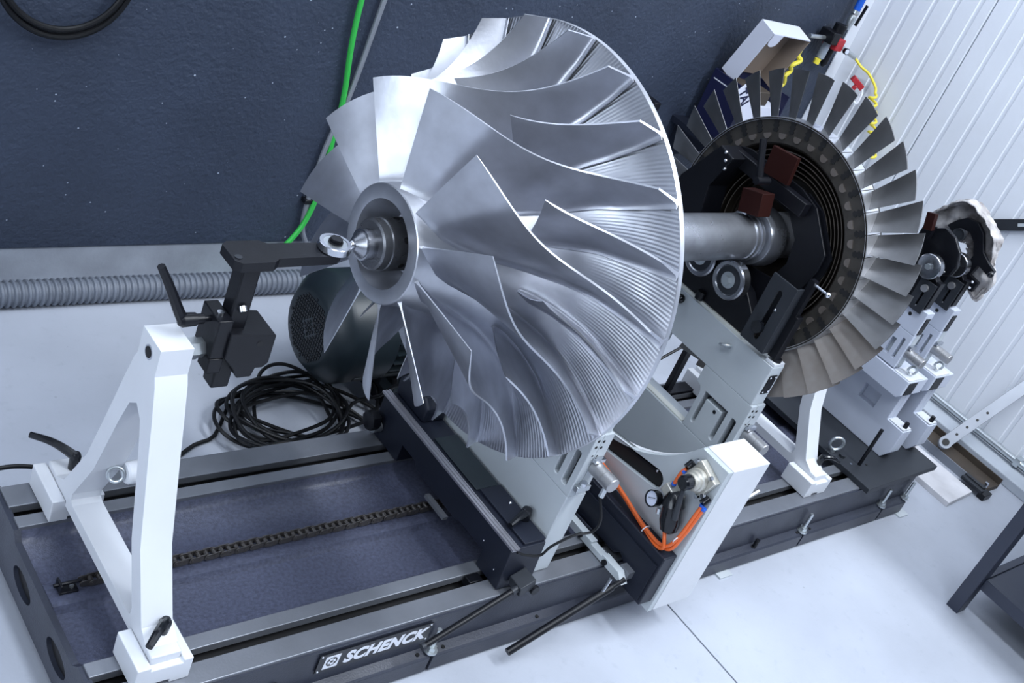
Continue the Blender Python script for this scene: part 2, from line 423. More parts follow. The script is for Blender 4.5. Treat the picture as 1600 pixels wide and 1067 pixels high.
# trough with raised chain bar and ribbed floor
tr = [(1.161, 0.05), (1.485, 0.05), (1.485, 0.146), (1.479, 0.132), (1.470, 0.124), (1.372, 0.122), (1.362, 0.130), (1.358, 0.134), (1.306, 0.134), (1.303, 0.128), (1.298, 0.121), (1.176, 0.121), (1.166, 0.128), (1.161, 0.146)]
bed.part('trough', MB().prism(tr, 'x', XB0 + 0.004, XB1), 'bed', smooth=50)
# front web with its lip, flange foot
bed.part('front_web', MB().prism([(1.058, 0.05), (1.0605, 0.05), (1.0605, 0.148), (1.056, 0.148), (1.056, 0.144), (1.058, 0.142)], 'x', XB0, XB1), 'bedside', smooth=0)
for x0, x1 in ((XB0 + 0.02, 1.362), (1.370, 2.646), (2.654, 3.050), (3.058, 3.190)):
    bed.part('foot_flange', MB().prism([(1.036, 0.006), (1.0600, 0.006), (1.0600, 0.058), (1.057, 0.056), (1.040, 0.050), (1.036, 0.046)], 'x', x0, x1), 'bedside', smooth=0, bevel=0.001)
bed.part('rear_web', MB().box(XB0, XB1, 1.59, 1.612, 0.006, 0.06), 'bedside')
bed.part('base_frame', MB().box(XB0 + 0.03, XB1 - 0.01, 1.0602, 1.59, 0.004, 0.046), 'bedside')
def oval(cy, cz, ry, rz, n=24):
    return [(cy + ry * math.cos(2 * PI * i / n), cz + rz * math.sin(2 * PI * i / n)) for i in range(n)]
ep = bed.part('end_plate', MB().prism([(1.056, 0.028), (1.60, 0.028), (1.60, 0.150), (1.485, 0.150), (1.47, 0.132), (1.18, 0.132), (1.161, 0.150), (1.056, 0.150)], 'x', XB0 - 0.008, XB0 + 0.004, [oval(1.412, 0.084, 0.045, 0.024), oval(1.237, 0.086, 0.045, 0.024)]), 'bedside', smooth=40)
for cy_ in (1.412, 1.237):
    bed.part('hand_hole', MB().prism(oval(cy_, 0.085, 0.0449, 0.0239), 'x', XB0 + 0.0005, XB0 + 0.0035), 'dark', parent=ep, smooth=0)  # dark backing that stands for the shade inside the oval hole
for x in (1.366, 2.650, 3.054, 3.187):
    b = bed.part('levelling_bolt', MB().cyl((x, 1.047, 0.03), (x, 1.047, 0.118), 0.0052, n=12), 'zinc')
    bed.part('nut', MB().hexa((x, 1.047, 0.0595), (x, 1.047, 0.070), 0.0105), 'zinc', parent=b)
    bed.part('washer', MB().cyl((x, 1.047, 0.0555), (x, 1.047, 0.0592), 0.0145), 'zinc', parent=b)
for x in (1.335, 1.40, 1.66, 2.43, 2.63, 2.69):
    bed.part('bolt_hole', MB().cyl((x, 1.0475, 0.052), (x, 1.0475, 0.0545), 0.0042, n=12), 'dark')
hb_ = bed.part('hex_stud', MB().cyl((2.437, 1.047, 0.05), (2.437, 1.047, 0.078), 0.006, n=12), 'black')
bed.part('hex_stud', MB().cyl((1.005, 1.0585, 0.083), (1.005, 1.052, 0.083), 0.010, n=20), 'black')
for x in (2.30, 3.17):
    bed.part('shim', MB().box(x, x + 0.05, 1.018, 1.05, 0.0, 0.005), 'lgrey')
# cap blocks lying in the slots
bed.part('slot_block', MB().box(1.470, 1.505, 1.1065, 1.1295, 0.134, 0.156), 'black', bevel=0.002)
# nameplate
npl = bed.part('nameplate', MB().box(1.088, 1.348, 1.0535, 1.0558, 0.089, 0.137), 'plate', smooth=0)
def on_front(o, parent):
    o.parent = parent; return o
tm = Matrix(((1, 0, 0, 1.146), (0, 0, -1, 1.0534), (0, 1, 0, 0.0985), (0, 0, 0, 1)))
tx = text_mesh('SCHENCK', 0.0400, Matrix.Translation(-bed.loc) @ tm, 0.0004, 'print', 'lettering', shear=0.22, offset=0.0019, spacing=1.05)
tx.parent = npl
em = MB().prism([(1.101, 0.096), (1.133, 0.096), (1.135, 0.129), (1.103, 0.129)], 'y', 1.0528, 1.0534, [oval(1.118, 0.1125, 0.0125, 0.0125, 20)])
bed.part('emblem', em, 'print', parent=npl, smooth=0)
e2 = MB()
for a in range(4):
    ca, sa = math.cos(a * PI / 2 + 0.3), math.sin(a * PI / 2 + 0.3)
    q = [(0.0025, -0.0035), (0.0085, -0.0035), (0.0085, 0.0035), (0.0045, 0.0035)]
    e2.prism([(1.118 + x * ca - y * sa, 0.1125 + x * sa + y * ca) for x, y in q], 'y', 1.0528, 1.0534)
bed.part('emblem_mark', e2, 'print', parent=npl, smooth=0)
for x, z in ((1.093, 0.133), (1.093, 0.0925), (1.343, 0.133), (1.343, 0.0925)):
    bed.part('rivet', MB().cyl((x, 1.0535, z), (x, 1.0522, z), 0.0018, n=10), 'print', parent=npl)

# ------------------------------------------------------------------ chain in the trough
ch = Thing('roller_chain', 'oily black roller chain lying along the bed trough', 'chain', (0.72, 1.340, 0.134))
br = ch.part('anchor_bracket', MB().box(0.708, 0.742, 1.328, 1.352, 0.1345, 0.139).box(0.708, 0.712, 1.328, 1.352, 0.139, 0.156), 'black', bevel=0.001)
ch.part('bolt', MB().cyl((0.700, 1.340, 0.149), (0.750, 1.340, 0.149), 0.0035, n=10), 'black', parent=br)
ch.part('bolt', MB().cyl((0.732, 1.338, 0.139), (0.732, 1.338, 0.143), 0.004, n=12), 'zinc', parent=br)
def link_mesh(inner):
    p = 0.015875; mb = MB(); w = 0.0065 if inner else 0.0088; h = 0.0065
    for sgn in (-1, 1):
        y = 1.340 + sgn * w
        pts = []
        for k in range(9):
            a = PI / 2 + PI * k / 8; pts.append((0.75 + h * math.cos(a), 0.1455 + h * math.sin(a)))
        for k in range(9):
            a = -PI / 2 + PI * k / 8; pts.append((0.75 + p + h * math.cos(a), 0.1455 + h * math.sin(a)))
        mb.prism(pts, 'y', y - 0.0009, y + 0.0009)
    if inner:
        for x in (0.75, 0.75 + p): mb.cyl((x, 1.3335, 0.1455), (x, 1.3465, 0.1455), 0.0048, n=10)
    else:
        for x in (0.75, 0.75 + p): mb.cyl((x, 1.3292, 0.1455), (x, 1.3508, 0.1455), 0.0024, n=8)
    return mb
li = ch.part('link', link_mesh(True), 'chain'); lo = ch.part('link', link_mesh(False), 'chain')
nl = 115
for k in range(nl):
    src = li if k % 2 == 0 else lo
    if k < 2: src.location.x = 0.015875 * k; continue
    c = src.copy(); COL.objects.link(c); c.parent = ch.o; c.location.x = 0.015875 * k

# ------------------------------------------------------------------ A-frame stands
def lever(t, base, tip, axis, parent=None, r=0.0085):
    """clamping lever: hub along axis at base, arm swept to tip"""
    b = Vector(base); ax = Vector(axis).normalized()
    o = t.part('clamp_lever', MB().lathe(b, ax, [(0, r * 0.9), (0.018, r), (0.030, r * 1.05), (0.037, r * 0.7)], 16), 'blackgloss', parent=parent)
    h = b + ax * 0.028; tp = Vector(tip); md = (h + tp) / 2 + ax * 0.004
    pts = spline([h, h + (tp - h) * 0.3 + ax * 0.006, md + (tp - h) * 0.1 + ax * 0.003, tp], 6)
    n = len(pts)
    a = t.part('lever_arm', MB().tube(pts, r, 10, rf=lambda i: r * (0.95 - 0.35 * i / n)), 'blackgloss', parent=o)
    return o

def a_frame(label, dx):
    t = Thing('a_frame_stand', label, 'stand', (0.79 + dx, AY, 0.155), 'A-frame stands on the bed rails')
    def X(x): return x + dx
    for nm, y0, y1 in (('front', 1.080, 1.169), ('rear', 1.483, 1.590)):
        yc = (y0 + y1) / 2
        # foot with rebated edge
        f = t.part('foot_block', MB().prism([(X(0.738), 0.1555), (X(0.772), 0.1555), (X(0.772), 0.163), (X(0.800), 0.163), (X(0.800), 0.1555), (X(0.835), 0.1555), (X(0.835), 0.205), (X(0.818), 0.205), (X(0.818), 0.198), (X(0.762), 0.198), (X(0.762), 0.205), (X(0.738), 0.205)], 'y', y0, y1), 'white', smooth=0, bevel=0.0018)
        t.part('raised_pad', MB().box(X(0.7632), X(0.8165), y0 + 0.012, y1 - 0.008, 0.198, 0.2155), 'white', parent=f, bevel=0.002)
    # frame casting: bottom bar, two leaning legs, apex
    zb = 0.2156
    outer = [(1.112, zb), (1.142, 0.233), (1.152, 0.250), (1.206, 0.352), (1.249, 0.500), (1.268, 0.570), (1.284, 0.624), (1.292, 0.640), (1.292, 0.690), (1.360, 0.690), (1.360, 0.640), (1.368, 0.624), (1.384, 0.570), (1.403, 0.500), (1.446, 0.352), (1.500, 0.250), (1.510, 0.233), (1.540, zb), (1.540, 0.199), (1.480, 0.192), (1.172, 0.192), (1.112, 0.199)]
    hole = [(1.196, 0.216), (1.186, 0.222), (1.186, 0.236), (1.240, 0.345), (1.284, 0.490), (1.304, 0.545), (1.326, 0.562), (1.348, 0.545), (1.368, 0.490), (1.412, 0.345), (1.466, 0.236), (1.466, 0.222), (1.456, 0.216)]
    fr = t.part('frame', MB().prism(outer, 'x', X(0.7625), X(0.8175), [hole]), 'white', smooth=25, bevel=0.002)
    t.part('apex_bore', MB().cyl((X(0.7612), AY, 0.664), (X(0.7626), AY, 0.664), 0.0125), 'steel', parent=fr)
    t.part('apex_bore', MB().cyl((X(0.7604), AY, 0.664), (X(0.7614), AY, 0.664), 0.0095), 'dark', parent=fr)
    bo = t.part('boss', MB().lathe((X(0.800), 1.405, 0.330), (1, 0, 0), [(0.018, 0.018), (0.022, 0.021), (0.085, 0.021)], 24), 'white')
    t.part('eye_bolt', MB().ring((X(0.802), 1.405, 0.330), (0.35, 0.75, -0.3), 0.0135, 0.0034).cyl((X(0.815), 1.405, 0.330), (X(0.826), 1.405, 0.330), 0.006), 'zinc', parent=bo)
    lever(t, (X(0.797), 1.553, 0.2156), (X(0.737), 1.622, 0.250), (0.05, 0, 1), r=0.010)
    lever(t, (X(0.797), 1.134, 0.2156), (X(0.751), 1.090, 0.250), (0.05, 0, 1), r=0.0105) if dx == 0 else lever(t, (X(0.812), 1.128, 0.2156), (X(0.86), 1.10, 0.243), (0.05, 0, 1))
    return t
s1 = a_frame('white A-frame stand carrying the black stop arm at the near end of the bed', 0.0)
s2 = a_frame('white A-frame stand below the dark turbine wheel beside the perforated black plate', 1.879)

# ------------------------------------------------------------------ axial stop arm
ar = Thing('axial_stop_arm', 'black stop arm with clamp block and bearing roller touching the shaft nose', 'stop arm', (0.89, AY, 0.62))
ar.part('hex_standoff', MB().hexa((0.8185, AY, 0.664), (0.840, AY, 0.664), 0.0185).hexa((0.838, AY, 0.664), (0.852, AY, 0.664), 0.0165), 'zinc', smooth=20)
cb = ar.part('clamp_block', MB().prism([(0.874, 0.712), (0.957, 0.704), (0.957, 0.648), (0.949, 0.640), (0.935, 0.640), (0.931, 0.622), (0.905, 0.622), (0.895, 0.640), (0.874, 0.664)], 'y', 1.290, 1.362), 'black', smooth=0, bevel=0.002)
ar.part('clamp_cheek', MB().box(0.851, 0.876, 1.296, 1.356, 0.662, 0.735), 'black', bevel=0.002)
ar.part('clamp_cheek', MB().box(0.851, 0.876, 1.296, 1.330, 0.632, 0.661), 'black', bevel=0.002)
ar.part('bolt_hole', MB().cyl((0.930, 1.2895, 0.690), (0.930, 1.2898, 0.690), 0.0055), 'dark', parent=cb)
po = ar.part('post', MB().box(0.876, 0.908, 1.310, 1.342, 0.588, 0.838), 'black', bevel=0.003)
ar.part('set_screw', MB().cyl((0.892, 1.303, 0.746), (0.892, 1.310, 0.752), 0.007, n=14), 'steel', parent=po)
ar.part('set_screw', MB().cyl((0.862, 1.318, 0.735), (0.862, 1.318, 0.739), 0.006, n=14), 'steel')
arm = ar.part('arm', MB().prism([(0.852, 1.303), (0.862, 1.295), (0.918, 1.295), (0.930, 1.304), (1.040, 1.306), (1.052, 1.316), (1.052, 1.336), (1.040, 1.346), (0.930, 1.348), (0.918, 1.357), (0.862, 1.357), (0.852, 1.349)], 'z', 0.828, 0.845), 'black', smooth=0, bevel=0.002)
ar.part('bolt', MB().cyl((0.862, 1.312, 0.845), (0.862, 1.312, 0.8465), 0.006, n=14), 'darkgrey', parent=arm)
be = ar.part('bearing_roller', MB().lathe((1.040, AY, 0.8455), (0, 0, 1), [(0, 0.026), (0.001, 0.028), (0.012, 0.028), (0.013, 0.0265), (0.013, 0.021), (0.0118, 0.0205), (0.0118, 0.019)], 40), 'steel')
ar.part('bearing_shield', MB().lathe((1.040, AY, 0.8572), (0, 0, 1), [(-0.003, 0.0203), (0.0004, 0.0203)], 30), 'zinc', parent=be)
ar.part('hex_bolt', MB().cyl((1.040, AY, 0.857), (1.040, AY, 0.8605), 0.0125, n=24).hexa((1.040, AY, 0.8605), (1.040, AY, 0.866), 0.0105), 'black', parent=be, smooth=20)
# clamping lever pointing towards the camera-left
hl = ar.part('clamp_lever', MB().lathe((0.851, AY, 0.7215), (-1, 0, 0), [(0, 0.005), (0.012, 0.005), (0.012, 0.0085), (0.024, 0.0085), (0.025, 0.011), (0.047, 0.012), (0.052, 0.009)], 18), 'black')
ar.part('lever_arm', MB().tube(spline([(0.806, AY, 0.722), (0.798, AY + 0.004, 0.735), (0.776, AY + 0.008, 0.778), (0.754, AY + 0.01, 0.817)], 6), 0.008, 8, rf=lambda i: 0.0105 - 0.00022 * i), 'black', parent=hl)

# ------------------------------------------------------------------ rotor: impeller, shaft, turbine wheel
RO = Vector((1.131, AY, AZ))
ro = Thing('turbine_rotor', 'large bright bladed aluminium impeller joined by a steel shaft to a dark turbine wheel', 'rotor', RO, rot=(0, math.radians(0.36), 0))
HUBT = [(1.1395, 0.1035, 51.6), (1.157, 0.105, 62.3), (1.180, 0.109, 73.3), (1.204, 0.114, 80.3), (1.238, 0.124, 86.6), (1.269, 0.137, 91.2), (1.305, 0.158, 94.3), (1.337, 0.186, 97.0), (1.359, 0.212, 98.3), (1.388, 0.263, 100.4), (1.403, 0.299, 102.6), (1.418, 0.355, 104.6), (1.4245, 0.402, 105.6)]
def lerp_table(T, s):
    # arc-length style lookup on the meridional curve
    L = [0]
    for i in range(1, len(T)): L.append(L[-1] + math.hypot(T[i][0] - T[i - 1][0], T[i][1] - T[i - 1][1]))
    d = s * L[-1]
    for i in range(1, len(T)):
        if d <= L[i] + 1e-9:
            k = (d - L[i - 1]) / (L[i] - L[i - 1]); return [T[i - 1][j] * (1 - k) + T[i][j] * k for j in range(3)]
    return list(T[-1])
def shroud(s):
    P = [(1.139, 0.2778), (1.2172, 0.279), (1.3344, 0.2575), (1.3831, 0.402)]
    t = s
    x = (1 - t) ** 3 * P[0][0] + 3 * (1 - t) ** 2 * t * P[1][0] + 3 * (1 - t) * t * t * P[2][0] + t ** 3 * P[3][0]
    r = (1 - t) ** 3 * P[0][1] + 3 * (1 - t) ** 2 * t * P[1][1] + 3 * (1 - t) * t * t * P[2][1] + t ** 3 * P[3][1]
    th = 52.4966 + 123.9626 * t - 165.0328 * t ** 2 + 126.6764 * t ** 3 - 35.6716 * t ** 4
    return [x, r, th]
ST = [shroud(i / 80) for i in range(81)]
def blade(off, s0, s0h, NI=34, NJ=12):
    def mid(a, b):
        sh = shroud(s0 + (1 - s0) * a); hu = lerp_table(HUBT, s0h + (1 - s0h) * a)
        x = hu[0] + (sh[0] - hu[0]) * b; r = hu[1] + (sh[1] - hu[1]) * b; th = math.radians(hu[2] + (sh[2] - hu[2]) * b + off)
        return Vector((x, AY + r * math.cos(th), AZ + r * math.sin(th)))
    mb = MB(); side = {}
    bs = [-0.03, 0.0, 0.02, 0.045, 0.08, 0.13, 0.22, 0.34, 0.48, 0.62, 0.76, 0.88, 1.0]
    for i in range(NI + 1):
        a = i / NI
        for j, b in enumerate(bs):
            p = mid(a, b); e = 1e-3
            da = mid(min(a + e, 1), b) - mid(max(a - e, 0), b); db = mid(a, b + e) - mid(a, b - e)
            n = da.cross(db).normalized()
            t = 0.0034 + 0.0030 * (1 - b) + 0.016 * math.exp(-max(b, 0) * 26)
            t *= min(1, 0.35 + a * 7)
            for sg in (0, 1):
                side[(i, j, sg)] = len(mb.v); mb.v.append(p + n * (t / 2 if sg else -t / 2))
    J = len(bs) - 1
    for i in range(NI):
        for j in range(J):
            for sg in (0, 1):
                mb.f.append([side[(i, j, sg)], side[(i + 1, j, sg)], side[(i + 1, j + 1, sg)], side[(i, j + 1, sg)]])
        mb.f.append([side[(i, J, 0)], side[(i + 1, J, 0)], side[(i + 1, J, 1)], side[(i, J, 1)]])
    for j in range(J):
        mb.f.append([side[(0, j, 0)], side[(0, j + 1, 0)], side[(0, j + 1, 1)], side[(0, j, 1)]])
        mb.f.append([side[(NI, j, 0)], side[(NI, j + 1, 0)], side[(NI, j + 1, 1)], side[(NI, j, 1)]])
    return mb
# hub body
hp = [(1.1945, 0.060), (1.190, 0.0605), (1.131, 0.077), (1.131, 0.1005), (1.1325, 0.1025)] + [(a, b) for a, b, c in HUBT]
hp2 = []
for i, (a, b) in enumerate(hp): hp2.append((a, b))
prof = [(1.131 + 0.070, 0.046)] + hp2
# refine hub curve for smooth shading
ref = [(1.201, 0.040), (1.196, 0.058), (1.1312, 0.0768), (1.131, 0.0775), (1.131, 0.1005), (1.1325, 0.1025)]
for i in range(61):
    q = lerp_table(HUBT, i / 60); ref.append((q[0], q[1]))
# smooth table a little
cur = ref[6:]
for _ in range(6):
    cur = [cur[0]] + [((cur[i - 1][0] + 2 * cur[i][0] + cur[i + 1][0]) / 4, (cur[i - 1][1] + 2 * cur[i][1] + cur[i + 1][1]) / 4) for i in range(1, len(cur) - 1)] + [cur[-1]]
prof = ref[:6] + cur + [(1.4255, 0.4024), (1.4345, 0.4024), (1.4355, 0.401), (1.436, 0.330), (1.452, 0.20), (1.480, 0.115), (1.490, 0.06)]
imp = ro.part('impeller', MB().lathe((0, AY, AZ), (1, 0, 0), prof, 176, True, True), 'milled', smooth=24)
PIT = 360 / 11
bm_main = blade(0, 0.0, 0.0)
b_main = ro.part('main_blade', bm_main, 'alu', parent=imp, smooth=50)
b_split = ro.part('splitter_blade', blade(-16.36, 0.428, 0.405, 22), 'alu', parent=imp, smooth=50)
for k in range(1, 11):
    for src in (b_main, b_split):
        c = src.copy(); COL.objects.link(c); c.parent = imp; c.rotation_euler = (math.radians(PIT * k), 0, 0)
# lock nut and nose
nut = ro.part('lock_nut', MB().lathe((0, AY, AZ), (1, 0, 0), [(1.108, 0.026), (1.108, 0.0395), (1.1105, 0.0435), (1.125, 0.044), (1.127, 0.0455), (1.200, 0.0455)], 48), 'nutdark')
for k in range(6):
    a = k * PI / 3 + 0.35
    d = Vector((0, math.cos(a), math.sin(a)))
    p = Vector((1.152, AY, AZ))
    ro.part('spanner_hole', MB().cyl(p + d * 0.0452, p + d * 0.0462, 0.0058, n=14), 'dark', parent=nut)
ro.part('nose_stud', MB().lathe((0, AY, AZ), (1, 0, 0), [(1.074, 0.004), (1.0745, 0.010), (1.086, 0.0215), (1.0875, 0.0235), (1.0895, 0.0235), (1.090, 0.0265), (1.100, 0.0268), (1.112, 0.0268)], 40), 'nutsteel')
ro.part('ball_centre', MB().sphere((1.0735, AY, AZ), 0.0075), 'steel')
ro.part('shaft', MB().lathe((0, AY, AZ), (1, 0, 0), [(1.47, 0.0515), (2.1045, 0.0515), (2.1065, 0.0540), (2.115, 0.0540), (2.117, 0.0505), (2.120, 0.0505), (2.122, 0.0555), (2.131, 0.0555), (2.133, 0.0500), (2.138, 0.0500), (2.140, 0.0640), (2.144, 0.0660), (2.180, 0.0690), (2.192, 0.0690), (2.205, 0.0600), (2.240, 0.0540), (2.290, 0.0540)], 64), 'shaft')
# turbine wheel: recessed stepped disc
XT = 2.195
dp = [(2.285, 0.050), (2.270, 0.075), (2.262, 0.110), (2.252, 0.135)]
for i, r in enumerate((0.1475, 0.159, 0.171, 0.183, 0.195)):
    x = 2.232 - 0.0045 * i
    dp += [(x + 0.022, r - 0.006), (x + 0.020, r - 0.003), (x, r - 0.0012), (x, r + 0.0012), (x + 0.020, r + 0.003)]
dp += [(2.210, 0.203), (2.203, 0.208), (2.201, 0.262), (XT, 0.264), (XT, 0.2665), (2.240, 0.2675), (2.262, 0.262), (2.270, 0.20), (2.30, 0.10), (2.31, 0.05)]
tw = ro.part('turbine_wheel', MB().lathe((0, AY, AZ), (1, 0, 0), dp, 140, True, True), 'disc', smooth=30)
for i, r in enumerate((0.1475, 0.159, 0.171, 0.183, 0.195)):
    x = 2.232 - 0.0045 * i
    ro.part('seal_lip', MB().ring((x, AY, AZ), (1, 0, 0), r, 0.0013, 120, 6), 'lip', parent=tw)
TP = 360 / 35
def tb(mt):
    # twisted blade from root (r .266) to tip (r .3745); front edge is at the larger angle
    mb = MB(); NI, NJ = 8, 8; idx = {}
    for j in range(NJ + 1):
        b = j / NJ; r = 0.266 + (0.3745 - 0.266) * b
        xf = 2.2075 + (2.2085 - 2.2075) * b; xb = 2.2405 + (2.2412 - 2.2405) * b
        hf = 125.7 + 0.0 * b; hbk = 116.4 + (115.7 - 116.4) * b
        hf = 125.3 + 0.6 * b
        for i in range(NI + 1):
            a = i / NI
            x = xf + (xb - xf) * a; th = hf + (hbk - hf) * a
            cam_ = math.sin(PI * a) * 0.0022                    # camber bows the section
            t = 0.0012 + 0.0040 * math.sin(PI * min(1, a * 1.15)) * (1 - 0.45 * b)
            ch = Vector((xb - xf, r * math.radians(hbk - hf))); nn = Vector((-ch.y, ch.x)).normalized()
            for sg in (0, 1):
                off = cam_ + (t / 2 if sg else -t / 2)
                xx = x + nn.x * off; tt = math.radians(th) + nn.y * off / r
                idx[(i, j, sg)] = len(mb.v)
                mb.v.append(Vector((xx, AY + r * math.cos(tt), AZ + r * math.sin(tt))))
    for j in range(NJ):
        for i in range(NI):
            for sg in (0, 1): mb.f.append([idx[(i, j, sg)], idx[(i + 1, j, sg)], idx[(i + 1, j + 1, sg)], idx[(i, j + 1, sg)]])
        for i in (0, NI): mb.f.append([idx[(i, j, 0)], idx[(i, j + 1, 0)], idx[(i, j + 1, 1)], idx[(i, j, 1)]])
    for i in range(NI):
        for j in (0, NJ): mb.f.append([idx[(i, j, 0)], idx[(i + 1, j, 0)], idx[(i + 1, j, 1)], idx[(i, j, 1)]])
    return mb
def platform():
    mb = MB(); r = 0.2682
    h0, h1 = 116.0, 125.9
    vs = []
    for x, hs in ((XT + 0.001, 0.6), (2.246, -0.2)):
        for k in range(5):
            th = math.radians(h0 + hs + (h1 - h0) * k / 4)
            for rr_ in (r - 0.006, r): vs.append((x, AY + rr_ * math.cos(th), AZ + rr_ * math.sin(th)))
    fs = []
    for k in range(4):
        a = 2 * k; b = a + 10
        fs += [(a + 1, a + 3, b + 3, b + 1), (a, a + 2, a + 3, a + 1), (b, b + 2, b + 3, b + 1), (a, a + 2, b + 2, b)]
    fs += [(0, 1, 11, 10), (8, 9, 19, 18)]
    return mb.add(vs, fs)
def fir_tree():
    # notched gap between two blade roots on the front ring
    mb = MB(); th = math.radians(120.9 + TP / 2)
    d = Vector((0, math.cos(th), math.sin(th))); e = Vector((0, -math.sin(th), math.cos(th)))
    w = [0.0035, 0.0075, 0.004, 0.0085, 0.005, 0.0075, 0.003]; p0 = Vector((2.2000, AY, AZ))
    q = []
    for k, ww in enumerate(w): q.append((0.234 + k * 0.0048, ww))
    poly = [(a, b) for a, b in q] + [(a, -b) for a, b in reversed(q)]
    vs = [p0 + d * a + e * b + Vector((dx_, 0, 0)) for dx_ in (-0.0012, 0.003) for a, b in poly]
    n = len(poly)
    mid_ = [tuple(range(n)), tuple(range(2 * n - 1, n - 1, -1))]
    return mb.add(vs, mid_ + [(i, (i + 1) % n, (i + 1) % n + n, i + n) for i in range(n)])
def tab():
    th = math.radians(121.0); d = Vector((0, math.cos(th), math.sin(th))); e = Vector((0, -math.sin(th), math.cos(th)))
    p0 = Vector((2.2005, AY, AZ)); poly = []
    for k in range(9):
        a = PI + PI * k / 8; poly.append((0.2285 + 0.0095 * math.sin(a), 0.0095 * math.cos(a)))
    poly += [(0.232, 0.0095), (0.232, -0.0095)]
    vs = [p0 + d * a + e * b + Vector((dx_, 0, 0)) for dx_ in (-0.0035, 0.003) for a, b in poly]; n = len(poly)
    return MB().add(vs, [tuple(range(n)), tuple(range(2 * n - 1, n - 1, -1))] + [(i, (i + 1) % n, (i + 1) % n + n, i + n) for i in range(n)])
ro.part('root_ring', MB().lathe((0, AY, AZ), (1, 0, 0), [(2.2030, 0.2105), (2.2004, 0.2110), (2.2004, 0.2615), (2.2030, 0.2620)], 140, False, False), 'rootring', parent=tw)
tb_o = ro.part('turbine_blade', tb('turb'), 'turb', parent=tw, smooth=40)
rust_me = tb_o.data.copy(); rust_me.materials.clear(); rust_me.materials.append(MT['turbrust'])
pl_o = ro.part('root_platform', platform(), 'turbroot', parent=tw, smooth=30)
ft_o = ro.part('root_gap', fir_tree(), 'dark', parent=tw, smooth=0)
tabo = ro.part('locking_tab', tab(), 'lip', parent=tw, smooth=20)
for k in range(1, 35):
    for src in (tb_o, pl_o, ft_o, tabo):
        c = src.copy(); COL.objects.link(c); c.parent = tw; c.rotation_euler = (math.radians(TP * k), 0, 0)
        if src is tb_o and 7 <= k <= 14: c.data = rust_me

